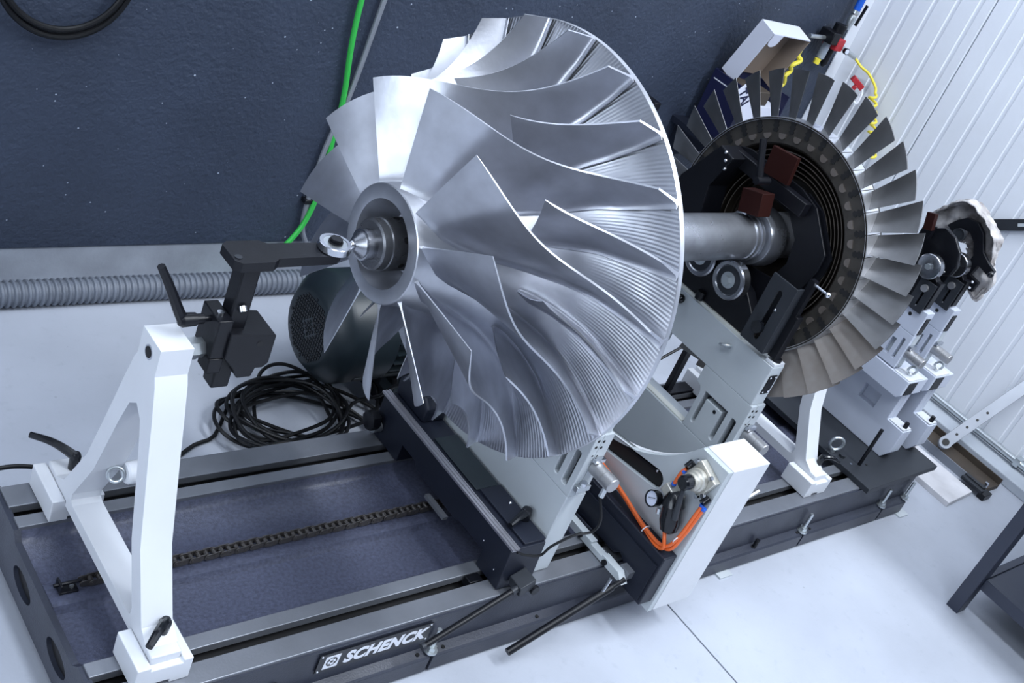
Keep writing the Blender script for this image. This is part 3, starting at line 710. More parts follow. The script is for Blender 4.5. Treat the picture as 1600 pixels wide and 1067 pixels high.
# ------------------------------------------------------------------ bearing pedestals
def pedestal(name, label, x0, full):
    t = Thing(name, label, 'pedestal', (x0, AY, 0.155), 'bearing pedestals on the bed')
    x1 = x0 + 0.045
    ub = t.part('saddle_block', MB().prism([(1.095, 0.5405), (1.557, 0.5405), (1.557, 0.648), (1.095, 0.648)], 'x', x0, x1), 'lgrey', smooth=0, bevel=0.0025)
    for sg in (1, -1):
        def Y(y): return AY + sg * (y - AY)
        def poly(ps): return [(Y(a), b) for a, b in ps]
        tower = poly([(1.090, 0.378), (1.229, 0.378), (1.229, 0.480), (1.236, 0.489), (1.250, 0.492), (1.250, 0.540), (1.090, 0.540)])
        slot_u = poly([(1.203, 0.402), (1.206, 0.399), (1.211, 0.399), (1.214, 0.402), (1.214, 0.487), (1.138, 0.487), (1.138, 0.402), (1.141, 0.399), (1.147, 0.399), (1.150, 0.402), (1.150, 0.474), (1.203, 0.474)])
        slot_v = poly([(1.106, 0.398), (1.110, 0.394), (1.118, 0.394), (1.122, 0.398), (1.122, 0.480), (1.118, 0.484), (1.110, 0.484), (1.106, 0.480)])
        tw_ = t.part('spring_column', MB().prism(tower, 'x', x0, x0 + 0.022, [slot_u, slot_v]), 'lgrey', smooth=0, bevel=0.0015)
        t.part('slot_liner', MB().prism(poly([(1.098, 0.385), (1.222, 0.385), (1.222, 0.530), (1.098, 0.530)]), 'x', x0 + 0.0205, x0 + 0.0224), 'darkgrey', parent=tw_, smooth=0)  # dark sheet behind the slots, painting the shade inside them
        t.part('column_back', MB().prism(tower, 'x', x0 + 0.0225, x1 + 0.006), 'lgrey', parent=tw_, smooth=0)
        t.part('clamp_screw', MB().sphere((x0 + 0.006, Y(1.168), 0.462), 0.008), 'black', parent=tw_)
    base = t.part('base', MB().prism([(1.090, 0.1565), (1.562, 0.1565), (1.562, 0.3775), (1.090, 0.3775)], 'x', x0, x0 + 0.056), 'lgrey', smooth=0, bevel=0.002)
    t.part('base_ledge', MB().box(x0 + 0.004, x0 + 0.022, 1.235, 1.417, 0.3778, 0.381), 'cream', parent=base)  # lit top of the base, painted as a pale strip
    # front side: connector, screw pattern, tongue and sensor
    co = t.part('connector_plate', MB().box(x0 + 0.008, x0 + 0.034, 1.0925, 1.0948, 0.575, 0.625), 'black')
    for dx_, dz in ((0.0035, 0.005), (0.0225, 0.005), (0.0035, 0.045), (0.0225, 0.045)):
        t.part('screw', MB().cyl((x0 + 0.008 + dx_, 1.0925, 0.575 + dz), (x0 + 0.008 + dx_, 1.0915, 0.575 + dz), 0.0022, n=10), 'print', parent=co)
    for dx_, z in ((0.012, 0.526), (0.028, 0.523), (0.012, 0.510), (0.028, 0.507), (0.014, 0.487), (0.028, 0.485)):
        t.part('tapped_hole', MB().cyl((x0 + dx_, 1.0895, z), (x0 + dx_, 1.0902, z), 0.0036 if z > 0.5 else 0.0024, n=12), 'dark')
    t.part('mounting_tongue', MB().box(x0 + 0.004, x0 + 0.042, 1.078, 1.0895, 0.398, 0.412), 'zinc', bevel=0.001)
    t.part('cap_screw', MB().cyl((x0 + 0.022, 1.084, 0.412), (x0 + 0.022, 1.084, 0.420), 0.008, n=16), 'steel')
    xs, zs = x0 + 0.036, 0.456
    se = t.part('vibration_sensor', MB().lathe((xs, 1.0890, zs), (0, -1, 0), [(0, 0.0165), (0.034, 0.0165), (0.0345, 0.0155), (0.0355, 0.0155), (0.036, 0.0165), (0.060, 0.0165), (0.062, 0.015)], 32), 'satin')
    t.part('sensor_bracket', MB().box(xs - 0.017, xs + 0.012, 1.079, 1.0888, zs + 0.0172, zs + 0.026), 'steel', parent=se)
    t.part('plug', MB().cyl((xs - 0.002, 1.040, zs - 0.012), (xs - 0.006, 1.038, zs - 0.036), 0.006, n=12), 'zinc', parent=se)
    if full:
        t.part('eye_bolt', MB().ring((x0 - 0.016, 1.218, 0.622), (0.2, 0.5, 1), 0.0125, 0.0036).cyl((x0 - 0.006, 1.218, 0.618), (x0, 1.218, 0.618), 0.006), 'zinc')
        t.part('cream_channel', MB().box(x0 + 0.003, x0 + 0.012, 1.20, 1.50, 0.6483, 0.656), 'cream')
        t.part('cream_channel', MB().box(x0 + 0.030, x1, 1.20, 1.50, 0.6483, 0.656), 'cream')
        t.part('ball_knob', MB().sphere((x0 - 0.012, 1.387, 0.632), 0.0115), 'blackgloss')
        t.part('bolt_head', MB().cyl((x0 + 0.004, 1.352, 0.655), (x0 + 0.004, 1.352, 0.676), 0.011, n=18), 'black')
        t.part('corner_pad', MB().box(x0 + 0.004, x0 + 0.042, 1.096, 1.124, 0.6485, 0.656), 'white', bevel=0.001)
        t.part('knurled_screw', MB().cyl((x0 + 0.022, 1.108, 0.656), (x0 + 0.022, 1.108, 0.664), 0.011, n=18), 'black')
        # roller cradle
        cr = t.part('roller_cradle', MB().prism([(1.20, 0.6565), (1.46, 0.6565), (1.46, 0.70), (1.40, 0.745), (1.36, 0.762), (1.30, 0.762), (1.25, 0.745), (1.20, 0.70)], 'x', x0 + 0.008, x0 + 0.040), 'black', smooth=0, bevel=0.002)
        for y in (1.2785, 1.3735):
            ro_ = t.part('support_roller', MB().lathe((x0 - 0.042, y, 0.7605), (1, 0, 0), [(0.003, 0.016), (0.003, 0.033), (0.0005, 0.035), (0, 0.042), (0.003, 0.0455), (0.024, 0.0455), (0.027, 0.042), (0.027, 0.0)], 40), 'nutsteel')
            t.part('roller_face', MB().lathe((x0 - 0.0395, y, 0.7605), (1, 0, 0), [(0, 0.0), (0, 0.0325), (0.001, 0.0328)], 32), 'darkgrey', parent=ro_)
            t.part('hex_nut', MB().cyl((x0 - 0.041, y, 0.7605), (x0 - 0.0395, y, 0.7605), 0.019).hexa((x0 - 0.052, y, 0.7605), (x0 - 0.041, y, 0.7605), 0.0115), 'zinc', parent=ro_, smooth=20)
            t.part('axle', MB().cyl((x0 - 0.0148, y, 0.7605), (x0 + 0.0078, y, 0.7605), 0.012), 'steel', parent=ro_)
        # slotted scale plate on its side
        slot = [(1.152, 0.690), (1.156, 0.684), (1.162, 0.684), (1.166, 0.690), (1.166, 0.806), (1.162, 0.812), (1.156, 0.812), (1.152, 0.806)]
        sp = t.part('slotted_plate', MB().prism([(1.124, 0.668), (1.196, 0.668), (1.196, 0.838), (1.124, 0.838)], 'x', x0 - 0.022, x0 - 0.017, [slot]), 'darkgrey', smooth=0, bevel=0.001)
        t.part('plate_flange', MB().box(x0 - 0.017, x0 + 0.006, 1.124, 1.128, 0.668, 0.838), 'darkgrey', parent=sp)
        t.part('clamp_knob', MB().cyl((x0 - 0.022, 1.163, 0.715), (x0 - 0.034, 1.163, 0.715), 0.014, n=20), 'blackgloss', parent=sp)
        t.part('pin', MB().sphere((x0 - 0.023, 1.148, 0.770), 0.0035), 'steel', parent=sp)
        t.part('scale_block', MB().box(x0 + 0.006, x0 + 0.028, 1.105, 1.127, 0.662, 0.775), 'black', bevel=0.001)
        # hold-down arch of black plates above the shaft
        archo = [(1.535, 0.79), (1.537, 0.88), (1.470, 0.995), (1.440, 1.003), (1.275, 0.998), (1.222, 0.982), (1.148, 0.908), (1.146, 0.868), (1.190, 0.700), (1.225, 0.657), (1.44, 0.657), (1.50, 0.70)]
        archi = [(1.455, 0.80), (1.472, 0.90), (1.430, 0.955), (1.350, 0.945), (1.275, 0.935), (1.232, 0.895), (1.222, 0.840), (1.238, 0.79), (1.33, 0.775), (1.42, 0.777)]
        arch = t.part('hold_down_arch', MB().prism(archo, 'x', x0 + 0.050, x0 + 0.056, [archi]), 'black', smooth=0, bevel=0.001)
        t.part('arch_rear_plate', MB().prism([(a - 0.010, b - 0.004) for a, b in archo[4:9]] + [(1.216, 0.80), (1.216, 0.90), (1.265, 0.95)], 'x', x0 + 0.064, x0 + 0.070), 'black', parent=arch, smooth=0)
        t.part('arch_cover', MB().prism([(1.43, 0.80), (1.535, 0.79), (1.537, 0.88), (1.470, 0.995), (1.425, 0.985), (1.452, 0.90)], 'x', x0 - 0.022, x0 + 0.049), 'black', smooth=0, bevel=0.003)
        t.part('arch_bar', MB().bar((x0 + 0.036, 1.462, 0.975), (x0 + 0.036, 1.235, 0.968), 0.024, 0.034), 'black', bevel=0.002)
        for y, z in ((1.432, 0.955), (1.440, 0.972), (1.448, 0.988)):
            t.part('screw', MB().sphere((x0 - 0.024, y, z), 0.0045), 'steel')
        for y, z in ((1.165, 0.80), (1.178, 0.772), (1.300, 0.968), (1.29, 0.957)):
            t.part('screw', MB().sphere((x0 + 0.0495, y, z), 0.003), 'steel')
        t.part('red_pad', MB().obox((x0 - 0.018, 1.322, 0.936), (1, 0, 0), (0, 1, -0.3), (0, 0.3, 1), 0.022, 0.028, 0.026), 'red', bevel=0.001)
        t.part('red_pad', MB().obox((x0 + 0.024, 1.335, 1.022), (1, 0, 0), (0, 1, -0.1), (0, 0.1, 1), 0.006, 0.036, 0.032), 'red', bevel=0.001)
        t.part('stop_pin', MB().cyl((x0 + 0.012, 1.123, 0.858), (x0 + 0.012, 1.080, 0.858), 0.0035, n=10).sphere((x0 + 0.012, 1.076, 0.858), 0.007), 'steel')
        t.part('pin_post', MB().box(x0 + 0.004, x0 + 0.020, 1.112, 1.126, 0.7755, 0.866), 'black')
        hl_ = t.part('clamp_lever', MB().cyl((x0 - 0.065, 1.318, 0.992), (x0 - 0.022, 1.318, 0.992), 0.0085, n=14), 'black')
        t.part('lever_arm', MB().tube([(x0 - 0.05, 1.320, 0.992), (x0 - 0.052, 1.336, 1.025), (x0 - 0.054, 1.357, 1.072)], 0.0078, 10), 'black', parent=hl_)
    else:
        t.part('roller_cradle', MB().prism([(1.20, 0.6485), (1.46, 0.6485), (1.46, 0.70), (1.36, 0.74), (1.30, 0.74), (1.20, 0.70)], 'x', x0 + 0.008, x0 + 0.040), 'black', smooth=0, bevel=0.002)
    return t
p1 = pedestal('bearing_pedestal', 'light grey pedestal partly hidden behind the bright impeller, next to the belt bridge', 1.6186, False)
p2 = pedestal('bearing_pedestal', 'light grey pedestal with support rollers under the steel shaft', 2.118, True)

def small_pedestal(label, x0, back, rag=False):
    t = Thing('bearing_pedestal', label, 'pedestal', (x0, AY, 0.1725), 'bearing pedestals on the bed')
    def sym(y): return 2 * AY - y
    xr = x0 + 0.057
    # riser with square pocket and stepped foot
    body = [(1.177, 0.283), (1.115, 0.281), (1.115, 0.205), (1.135, 0.1727), (sym(1.135), 0.1727), (sym(1.115), 0.205), (sym(1.115), 0.281), (sym(1.177), 0.283), (sym(1.177), 0.40), (1.177, 0.40)]
    pk = [(1.232, 0.281), (1.292, 0.281), (1.292, 0.329), (1.232, 0.329)]
    rs = t.part('riser', MB().prism(body, 'x', xr, xr + 0.026, [pk]), 'lgreycold', smooth=0, bevel=0.002)
    t.part('riser_back', MB().prism(body, 'x', xr + 0.0262, xr + 0.050), 'lgreycold', parent=rs, smooth=0, bevel=0.002)
    t.part('foot_pad', MB().box(xr + 0.004, xr + 0.046, 1.118, 1.172, 0.2832, 0.286), 'white', parent=rs)
    t.part('foot_screw', MB().cyl((xr + 0.024, 1.128, 0.286), (xr + 0.024, 1.128, 0.304), 0.007, n=14), 'black', parent=rs)
    sb = [(1.158, 0.392), (1.170, 0.380), (sym(1.170), 0.380), (sym(1.158), 0.392), (sym(1.158), 0.441), (1.158, 0.441)]
    sd = t.part('saddle', MB().prism(sb, 'x', x0 - 0.006, xr + 0.046), 'lgreycold', smooth=0, bevel=0.002)
    t.part('saddle_plate', MB().box(x0 + 0.004, x0 + 0.05, 1.1565, 1.1578, 0.393, 0.436), 'black', parent=sd)
    t.part('saddle_top', MB().box(x0 - 0.002, xr + 0.02, 1.160, 1.216, 0.4413, 0.4445), 'white', parent=sd)
    t.part('eye_bolt', MB().ring((x0 + 0.026, 1.182, 0.463), (0.5, 0.6, 0), 0.0125, 0.0034).cyl((x0 + 0.026, 1.182, 0.4445), (x0 + 0.026, 1.182, 0.451), 0.005), 'zinc', parent=sd)
    for sg in (1, -1):
        def Y(y): return AY + sg * (y - AY)
        tw_ = t.part('spring_column', MB().prism([(Y(1.222), 0.4448), (Y(1.290), 0.4448), (Y(1.290), 0.556), (Y(1.222), 0.556)], 'x', x0, x0 + 0.016, [[(Y(1.238), 0.468), (Y(1.247), 0.468), (Y(1.247), 0.535), (Y(1.238), 0.535)], [(Y(1.262), 0.468), (Y(1.276), 0.468), (Y(1.276), 0.52), (Y(1.262), 0.52)]]), 'lgreycold', smooth=0, bevel=0.0015)
        t.part('column_back', MB().box(x0 + 0.0165, x0 + 0.040, *sorted((Y(1.222), Y(1.290))), 0.4448, 0.556), 'lgrey', parent=tw_)
    t.part('lock_screw', MB().cyl((x0 - 0.004, 1.300, 0.530), (x0 + 0.004, 1.300, 0.530), 0.009, n=14), 'black')
    ub = t.part('saddle_block', MB().box(x0, x0 + 0.040, 1.222, 1.430, 0.5563, 0.634), 'lgreycold', smooth=0, bevel=0.002)
    t.part('tapped_hole', MB().cyl((x0 - 0.0008, 1.268, 0.604), (x0 + 0.0002, 1.268, 0.604), 0.0055, n=14), 'dark', parent=ub)
    t.part('connector_plate', MB().box(x0 + 0.008, x0 + 0.030, 1.2195, 1.2217, 0.562, 0.616), 'black', parent=ub)
    se = t.part('vibration_sensor', MB().lathe((x0 + 0.022, 1.2215, 0.498), (0, -1, 0), [(0, 0.0155), (0.030, 0.0155), (0.031, 0.0145), (0.032, 0.0155), (0.056, 0.0155), (0.058, 0.014)], 28), 'satin')
    t.part('sensor_bracket', MB().box(x0 + 0.006, x0 + 0.038, 1.212, 1.2213, 0.514, 0.524), 'steel', parent=se)
    # black upper gear
    sp = t.part('slotted_plate', MB().prism([(1.240, 0.622), (1.292, 0.622), (1.292, 0.715), (1.240, 0.715)], 'x', x0 - 0.010, x0 - 0.004, [[(1.262, 0.634), (1.268, 0.634), (1.268, 0.680), (1.262, 0.680)]]), 'darkgrey', smooth=0, bevel=0.001)
    t.part('clamp_knob', MB().cyl((x0 - 0.010, 1.266, 0.693), (x0 - 0.018, 1.266, 0.693), 0.0105, n=18), 'satin', parent=sp)
    t.part('scale_block', MB().box(x0 - 0.003, x0 + 0.022, 1.236, 1.250, 0.640, 0.725), 'black', bevel=0.001)
    cr = t.part('roller_cradle', MB().prism([(1.252, 0.6345), (1.42, 0.6345), (1.42, 0.70), (1.38, 0.745), (1.30, 0.755), (1.252, 0.72)], 'x', x0 + 0.004, x0 + 0.030), 'black', smooth=0, bevel=0.002)
    for y in (1.286, 1.366):
        rl = t.part('support_roller', MB().lathe((x0 - 0.024, y, 0.752), (1, 0, 0), [(0.002, 0.012), (0.002, 0.027), (0, 0.034), (0.002, 0.036), (0.022, 0.036), (0.024, 0.033), (0.024, 0)], 32), 'nutsteel')
        t.part('hex_nut', MB().hexa((x0 - 0.030, y, 0.752), (x0 - 0.021, y, 0.752), 0.009), 'zinc', parent=rl, smooth=20)
    if rag:
        arch = t.part('hold_down_arch', MB().prism([(1.395, 0.815), (1.376, 0.844), (1.353, 0.866), (1.319, 0.871), (1.288, 0.853), (1.258, 0.809), (1.228, 0.792), (1.202, 0.782), (1.205, 0.759), (1.250, 0.770), (1.256, 0.735), (1.222, 0.729), (1.225, 0.696), (1.316, 0.691), (1.322, 0.722), (1.284, 0.728), (1.280, 0.785), (1.300, 0.817), (1.325, 0.834), (1.352, 0.830), (1.372, 0.806)], 'x', x0 + 0.031, x0 + 0.046), 'black', smooth=0, bevel=0.002)
        t.part('arch_wheel', MB().lathe((x0 + 0.008, 1.341, 0.816), (1, 0, 0), [(0.004, 0.006), (0.004, 0.014), (0, 0.019), (0.012, 0.019), (0.022, 0.01)], 24), 'darkgrey', parent=arch)
        t.part('ball_knob', MB().sphere((x0 + 0.024, 1.204, 0.772), 0.010), 'blackgloss', parent=arch)
        for y, z in ((1.285, 0.712), (1.268, 0.712), (1.238, 0.722), (1.236, 0.704)):
            t.part('screw', MB().sphere((x0 + 0.0305, y, z), 0.004), 'print', parent=arch)
    else:
        arch = t.part('hold_down_plate', MB().prism([(1.385, 0.737), (1.385, 0.79), (1.362, 0.828), (1.326, 0.851), (1.289, 0.843), (1.255, 0.816), (1.238, 0.775), (1.242, 0.747), (1.278, 0.726)], 'x', x0 + 0.031, x0 + 0.046), 'black', smooth=0, bevel=0.004)
        t.part('red_pad', MB().obox((x0 + 0.002, 1.362, 0.850), (1, 0, 0), (0, 1, -0.3), (0, 0.3, 1), 0.009, 0.013, 0.024), 'red', parent=arch, bevel=0.001)
        t.part('pad_holder', MB().box(x0 + 0.0115, x0 + 0.0305, 1.348, 1.378, 0.80, 0.84), 'black', parent=arch)
        for y, z in ((1.300, 0.775), (1.290, 0.765), (1.276, 0.752), (1.262, 0.748)):
            t.part('screw', MB().sphere((x0 + 0.0305, y, z), 0.0032), 'steel', parent=arch)
    return t
p3 = small_pedestal('pale pedestal with black cradle right behind the dark turbine blades', 3.000, False)
p4 = small_pedestal('farthest pale pedestal with the soiled rag hung over its arch', 3.150, True, True)

# black adapter plate under the two far pedestals
ap = Thing('adapter_plate', 'flat black steel plate under the two far pedestals, with eye bolt', 'plate', (3.06, 1.33, 0.1555))
ap.part('plate', MB().prism([(2.866, 1.034), (3.262, 1.044), (3.262, 1.62), (2.866, 1.62)], 'z', 0.1556, 0.1722), 'darkgrey', smooth=0, bevel=0.001)
ap.part('eye_bolt', MB().ring((2.888, 1.196, 0.201), (0.55, 0.8, 0), 0.0205, 0.0048, 36, 12).cyl((2.888, 1.196, 0.1722), (2.888, 1.196, 0.182), 0.008), 'zinc')
ap.part('threaded_rod', MB().cyl((2.936, 1.125, 0.1722), (2.936, 1.125, 0.305), 0.0055, n=12), 'black')
ap.part('cap_screw', MB().cyl((2.902, 1.168, 0.1722), (2.902, 1.168, 0.180), 0.009, n=16), 'darkgrey')
ap.part('cap_screw', MB().cyl((2.905, 1.135, 0.1722), (2.905, 1.135, 0.174), 0.004, n=12), 'steel')
ap.part('cap_screw', MB().cyl((2.965, 1.118, 0.1722), (2.965, 1.118, 0.1735), 0.004, n=12), 'dark')

# ------------------------------------------------------------------ belt bridge in front of the first pedestal
bg_ = Thing('belt_bridge', 'dark navy belt bridge box across the bed with an aluminium strip', 'belt bridge', (1.56, AY, 0.155))
bx = bg_.part('housing', MB().prism([(1.072, 0.157), (1.150, 0.157), (1.150, 0.198), (1.235, 0.198), (1.250, 0.190), (1.41, 0.190), (1.425, 0.205), (1.478, 0.205), (1.478, 0.157), (1.590, 0.157), (1.590, 0.262), (1.080, 0.262)], 'x', 1.5135, 1.610), 'darkbox', smooth=0, bevel=0.002)
bg_.part('lower_ledge', MB().box(1.500, 1.513, 1.27, 1.345, 0.172, 0.180), 'rail', parent=bx)
bg_.part('top_lid', MB().box(1.545, 1.609, 1.255, 1.425, 0.2625, 0.2655), 'motor', parent=bx, bevel=0.001)
bg_.part('lid_bracket', MB().box(1.552, 1.611, 1.085, 1.253, 0.2625, 0.268), 'darkbox', parent=bx, bevel=0.001)
st_ = bg_.part('aluminium_strip', MB().prism([(1.5120, 0.2625), (1.5320, 0.2625), (1.5320, 0.268), (1.5290, 0.268), (1.5285, 0.2662), (1.5245, 0.2662), (1.524, 0.268), (1.520, 0.268), (1.5195, 0.2662), (1.516, 0.2662), (1.5155, 0.268), (1.5120, 0.268)], 'y', 1.076, 1.598), 'stripalu', smooth=0)
lv = bg_.part('clamp_lever', MB().lathe((1.598, 1.150, 0.268), (0, 0, 1), [(0, 0.013), (0.016, 0.013), (0.026, 0.0105), (0.028, 0.006)], 18), 'blackgloss')
bg_.part('lever_arm', MB().tube([(1.597, 1.150, 0.285), (1.575, 1.143, 0.284), (1.545, 1.134, 0.276)], 0.009, 10, rf=lambda i: 0.010 - 0.002 * i), 'blackgloss', parent=lv)
bg_.part('lid_screw', MB().sphere((1.594, 1.196, 0.269), 0.0045), 'steel')
bg_.part('side_screw', MB().sphere((1.5130, 1.155, 0.220), 0.002), 'steel')
bg_.part('side_screw', MB().sphere((1.5130, 1.100, 0.190), 0.002), 'steel')
kb = bg_.part('rear_star_knob', MB().lathe((1.512, 1.572, 0.205), (-1, 0, 0), [(0, 0.008), (0.014, 0.008), (0.014, 0.024), (0.034, 0.024), (0.036, 0.02)], 8), 'black')
bg_.part('knurled_nut', MB().cyl((1.512, 1.565, 0.188), (1.490, 1.565, 0.188), 0.012, n=20), 'zinc')
bg_.part('rear_guard', MB().prism([(1.478, 0.263), (1.596, 0.263), (1.60, 0.300), (1.585, 0.318), (1.50, 0.318), (1.478, 0.300)], 'x', 1.548, 1.61), 'darkbox', smooth=0, bevel=0.006)
cl = bg_.part('rod_clamp', MB().obox((1.556, 1.052, 0.189), (1, 0.1, 0.25), (0, 1, 0), (-0.25, 0, 1), 0.022, 0.020, 0.013), 'darkgrey', bevel=0.002)
bg_.part('clamp_bolt', MB().cyl((1.580, 1.036, 0.178), (1.580, 1.028, 0.178), 0.011, n=18), 'black', parent=cl)
rd = bg_.part('clamp_rod', MB().cyl((1.536, 1.042, 0.187), (1.310, 1.022, 0.118), 0.0068, n=14), 'black')
bg_.part('rod_cap', MB().cyl((1.312, 1.022, 0.1185), (1.304, 1.0215, 0.116), 0.0085, n=14), 'darkgrey', parent=rd)
bg_.part('rod_ferrule', MB().cyl((1.536, 1.042, 0.187), (1.520, 1.0406, 0.182), 0.0080, n=14), 'darkgrey', parent=rd)

# ------------------------------------------------------------------ drive housing with pneumatic gear
dh = Thing('drive_housing', 'pale housing plate with circular cut-out, white pillar, black cover and orange air tubes', 'drive housing', (1.95, 1.2, 0.157))
arc = []
for k in range(25):
    y = 1.029 + (2 * AY - 1.029 - 1.029) * k / 24
    arc.append((y, 0.69 - math.sqrt(max(0.0, 0.346 ** 2 - (y - AY) ** 2))))
sl0, sl1 = Vector((1.098, 0.364)), Vector((1.520, 0.296))
dv = (sl1 - sl0).normalized(); nv = Vector((-dv.y, dv.x)); rad = 0.0225
slot = []
for k in range(9):
    a = PI / 2 + PI * k / 8; slot.append(tuple(sl0 + dv * (rad * math.cos(a)) + nv * (rad * math.sin(a))))
for k in range(9):
    a = -PI / 2 + PI * k / 8; slot.append(tuple(sl1 + dv * (rad * math.cos(a)) + nv * (rad * math.sin(a))))
plate = [(0.950, 0.508), (0.950, 0.088), (1.030, 0.088), (1.030, 0.1575), (1.590, 0.1575), (1.68, 0.20), (1.68, 0.512)] + [(a, b) for a, b in reversed(arc)] + [(1.029, 0.508)]
sp_ = dh.part('side_plate', MB().prism(plate, 'x', 1.905, 1.920, [slot]), 'lgrey', smooth=30, bevel=0.0012)
dh.part('cut_out_rim', MB().prism([(a, b + 0.0005) for a, b in arc] + [(a, b - 0.004) for a, b in reversed(arc)], 'x', 1.9205, 1.934), 'white', parent=sp_, smooth=30)  # light on the plate's cut edge, put in as white colour
dh.part('slot_liner', MB().prism(slot, 'x', 1.916, 1.921, []), 'dark', parent=sp_, smooth=0)
dh.part('slot_rail', MB().bar((1.914, 1.102, 0.377), (1.914, 1.50, 0.313), 0.006, 0.010, up=(1, 0, 0)), 'black', parent=sp_)
dh.part('slot_screw', MB().sphere((1.910, 1.104, 0.378), 0.004), 'steel', parent=sp_)
pil = dh.part('pillar', MB().prism([(1.9235, 0.950), (2.050, 0.950), (2.050, 1.034), (1.9235, 1.034)], 'z', 0.088, 0.508), 'white', smooth=0, bevel=0.002)
cvp = [(0.955, 0.118), (1.028, 0.118), (1.028, 0.1590), (1.060, 0.180), (1.075, 0.166), (1.24, 0.160), (1.40, 0.160), (1.40, 0.262), (0.955, 0.262)]
cv = dh.part('cover', MB().prism(cvp, 'x', 1.862, 1.9045), 'darkbox', smooth=0, bevel=0.007)
dh.part('cover_lid', MB().prism([(0.962, 0.127), (1.020, 0.127), (1.020, 0.163), (1.06, 0.188), (1.08, 0.174), (1.39, 0.169), (1.39, 0.235), (0.962, 0.235)], 'x', 1.8575, 1.8615), 'darkbox', parent=cv, smooth=0, bevel=0.001)
for y, z in ((0.985, 0.248), (1.12, 0.248)):
    dh.part('screw', MB().sphere((1.872, y, z + 0.0142), 0.003), 'dark', parent=cv)
bs_ = dh.part('base_strip', MB().prism([(0.992, 0.1570), (1.30, 0.1570), (1.30, 0.176), (1.11, 0.176), (1.11, 0.171), (1.07, 0.171), (1.07, 0.176), (1.015, 0.176)], 'x', 1.818, 1.838), 'lgrey', smooth=0, bevel=0.001)
dh.part('strip_bolt', MB().cyl((1.818, 1.056, 0.166), (1.813, 1.056, 0.166), 0.007, n=16), 'black', parent=bs_)
dh.part('strip_bolt', MB().cyl((1.818, 1.145, 0.166), (1.813, 1.145, 0.166), 0.006, n=16), 'black', parent=bs_)
dh.part('strip_end', MB().box(1.8385, 1.862, 1.000, 1.030, 0.160, 0.180), 'rail', parent=bs_)
r2 = dh.part('clamp_rod', MB().cyl((1.800, 1.000, 0.150), (1.545, 0.998, 0.036), 0.0085, n=16), 'black')
dh.part('rod_tip', MB().cyl((1.800, 1.000, 0.150), (1.832, 1.000, 0.1645), 0.006, n=12), 'black', parent=r2)
dh.part('rod_pin', MB().cyl((1.772, 1.000, 0.140), (1.785, 1.004, 0.176), 0.0042, n=10), 'steel', parent=r2)
r3 = dh.part('rear_rod', MB().cyl((2.14, 1.06, 0.200), (2.30, 1.055, 0.275), 0.006, n=12), 'satin')
# hand valve
vx = 1.905
va = dh.part('hand_valve', MB().obox((vx - 0.010, 0.992, 0.458), (1, 0, 0), (0, 1, 0.35), (0, -0.35, 1), 0.0095, 0.030, 0.030), 'brass', smooth=0, bevel=0.002)
dh.part('valve_bonnet', MB().lathe((vx - 0.020, 0.994, 0.456), (-1, 0, 0), [(0, 0.026), (0.010, 0.026), (0.012, 0.022), (0.020, 0.022), (0.022, 0.0185), (0.030, 0.0185)], 28), 'brass', parent=va)
dh.part('valve_knob', MB().lathe((vx - 0.050, 0.994, 0.456), (-1, 0, 0), [(0, 0.0165), (0.018, 0.0165), (0.022, 0.013)], 24), 'blackgloss', parent=va)
dh.part('valve_lever', MB().tube([(vx - 0.062, 0.992, 0.446), (vx - 0.064, 0.985, 0.42), (vx - 0.066, 0.972, 0.372)], 0.006, 12, rf=lambda i: (0.0045, 0.006, 0.0078)[i]), 'darkgrey', parent=va)
for y, z in ((0.968, 0.482), (1.016, 0.490), (0.964, 0.437), (1.012, 0.432), (0.976, 0.425)):
    dh.part('bolt', MB().cyl((vx - 0.019, y, z), (vx - 0.027, y, z), 0.005, n=12), 'steel', parent=va)
for y, z in ((1.030, 0.462), (0.957, 0.425)):
    dh.part('elbow_fitting', MB().cyl((vx - 0.008, y, z + 0.008), (vx - 0.022, y, z - 0.004), 0.009, n=14), 'blackgloss', parent=va)
# regulator with gauge
rg = dh.part('pressure_regulator', MB().lathe((vx - 0.028, 1.012, 0.372), (0, -0.35, -1), [(-0.026, 0.014), (-0.012, 0.022), (0.004, 0.026), (0.006, 0.022), (0.040, 0.024), (0.062, 0.019), (0.068, 0.011)], 20), 'blackgloss')
dh.part('regulator_body', MB().obox((vx - 0.02, 1.030, 0.385), (1, 0, 0), (0, 1, 0.3), (0, -0.3, 1), 0.016, 0.022, 0.012), 'brass', parent=rg, bevel=0.002)
gb = Vector((vx - 0.030, 1.052, 0.350)); gd = Vector((-1, 0.15, 0.15)).normalized()
dh.part('gauge_case', MB().lathe(gb, gd, [(0, 0.018), (0.018, 0.0195), (0.0185, 0.0168), (0.0150, 0.0165)], 30, True, False), 'blackgloss', parent=rg)
dh.part('gauge_dial', MB().cyl(gb + gd * 0.0150, gb + gd * 0.0158, 0.0164, n=30), 'gauge', parent=rg)
dh.part('gauge_needle', MB().bar(gb + gd * 0.0168 + Vector((0, 0.009, -0.004)), gb + gd * 0.0168 + Vector((0, -0.008, 0.007)), 0.0012, 0.0005, up=gd), 'dark', parent=rg)
dh.part('drain_cap', MB().cyl((vx - 0.02, 1.040, 0.330), (vx - 0.02, 1.037, 0.318), 0.006, n=12), 'zinc', parent=rg)
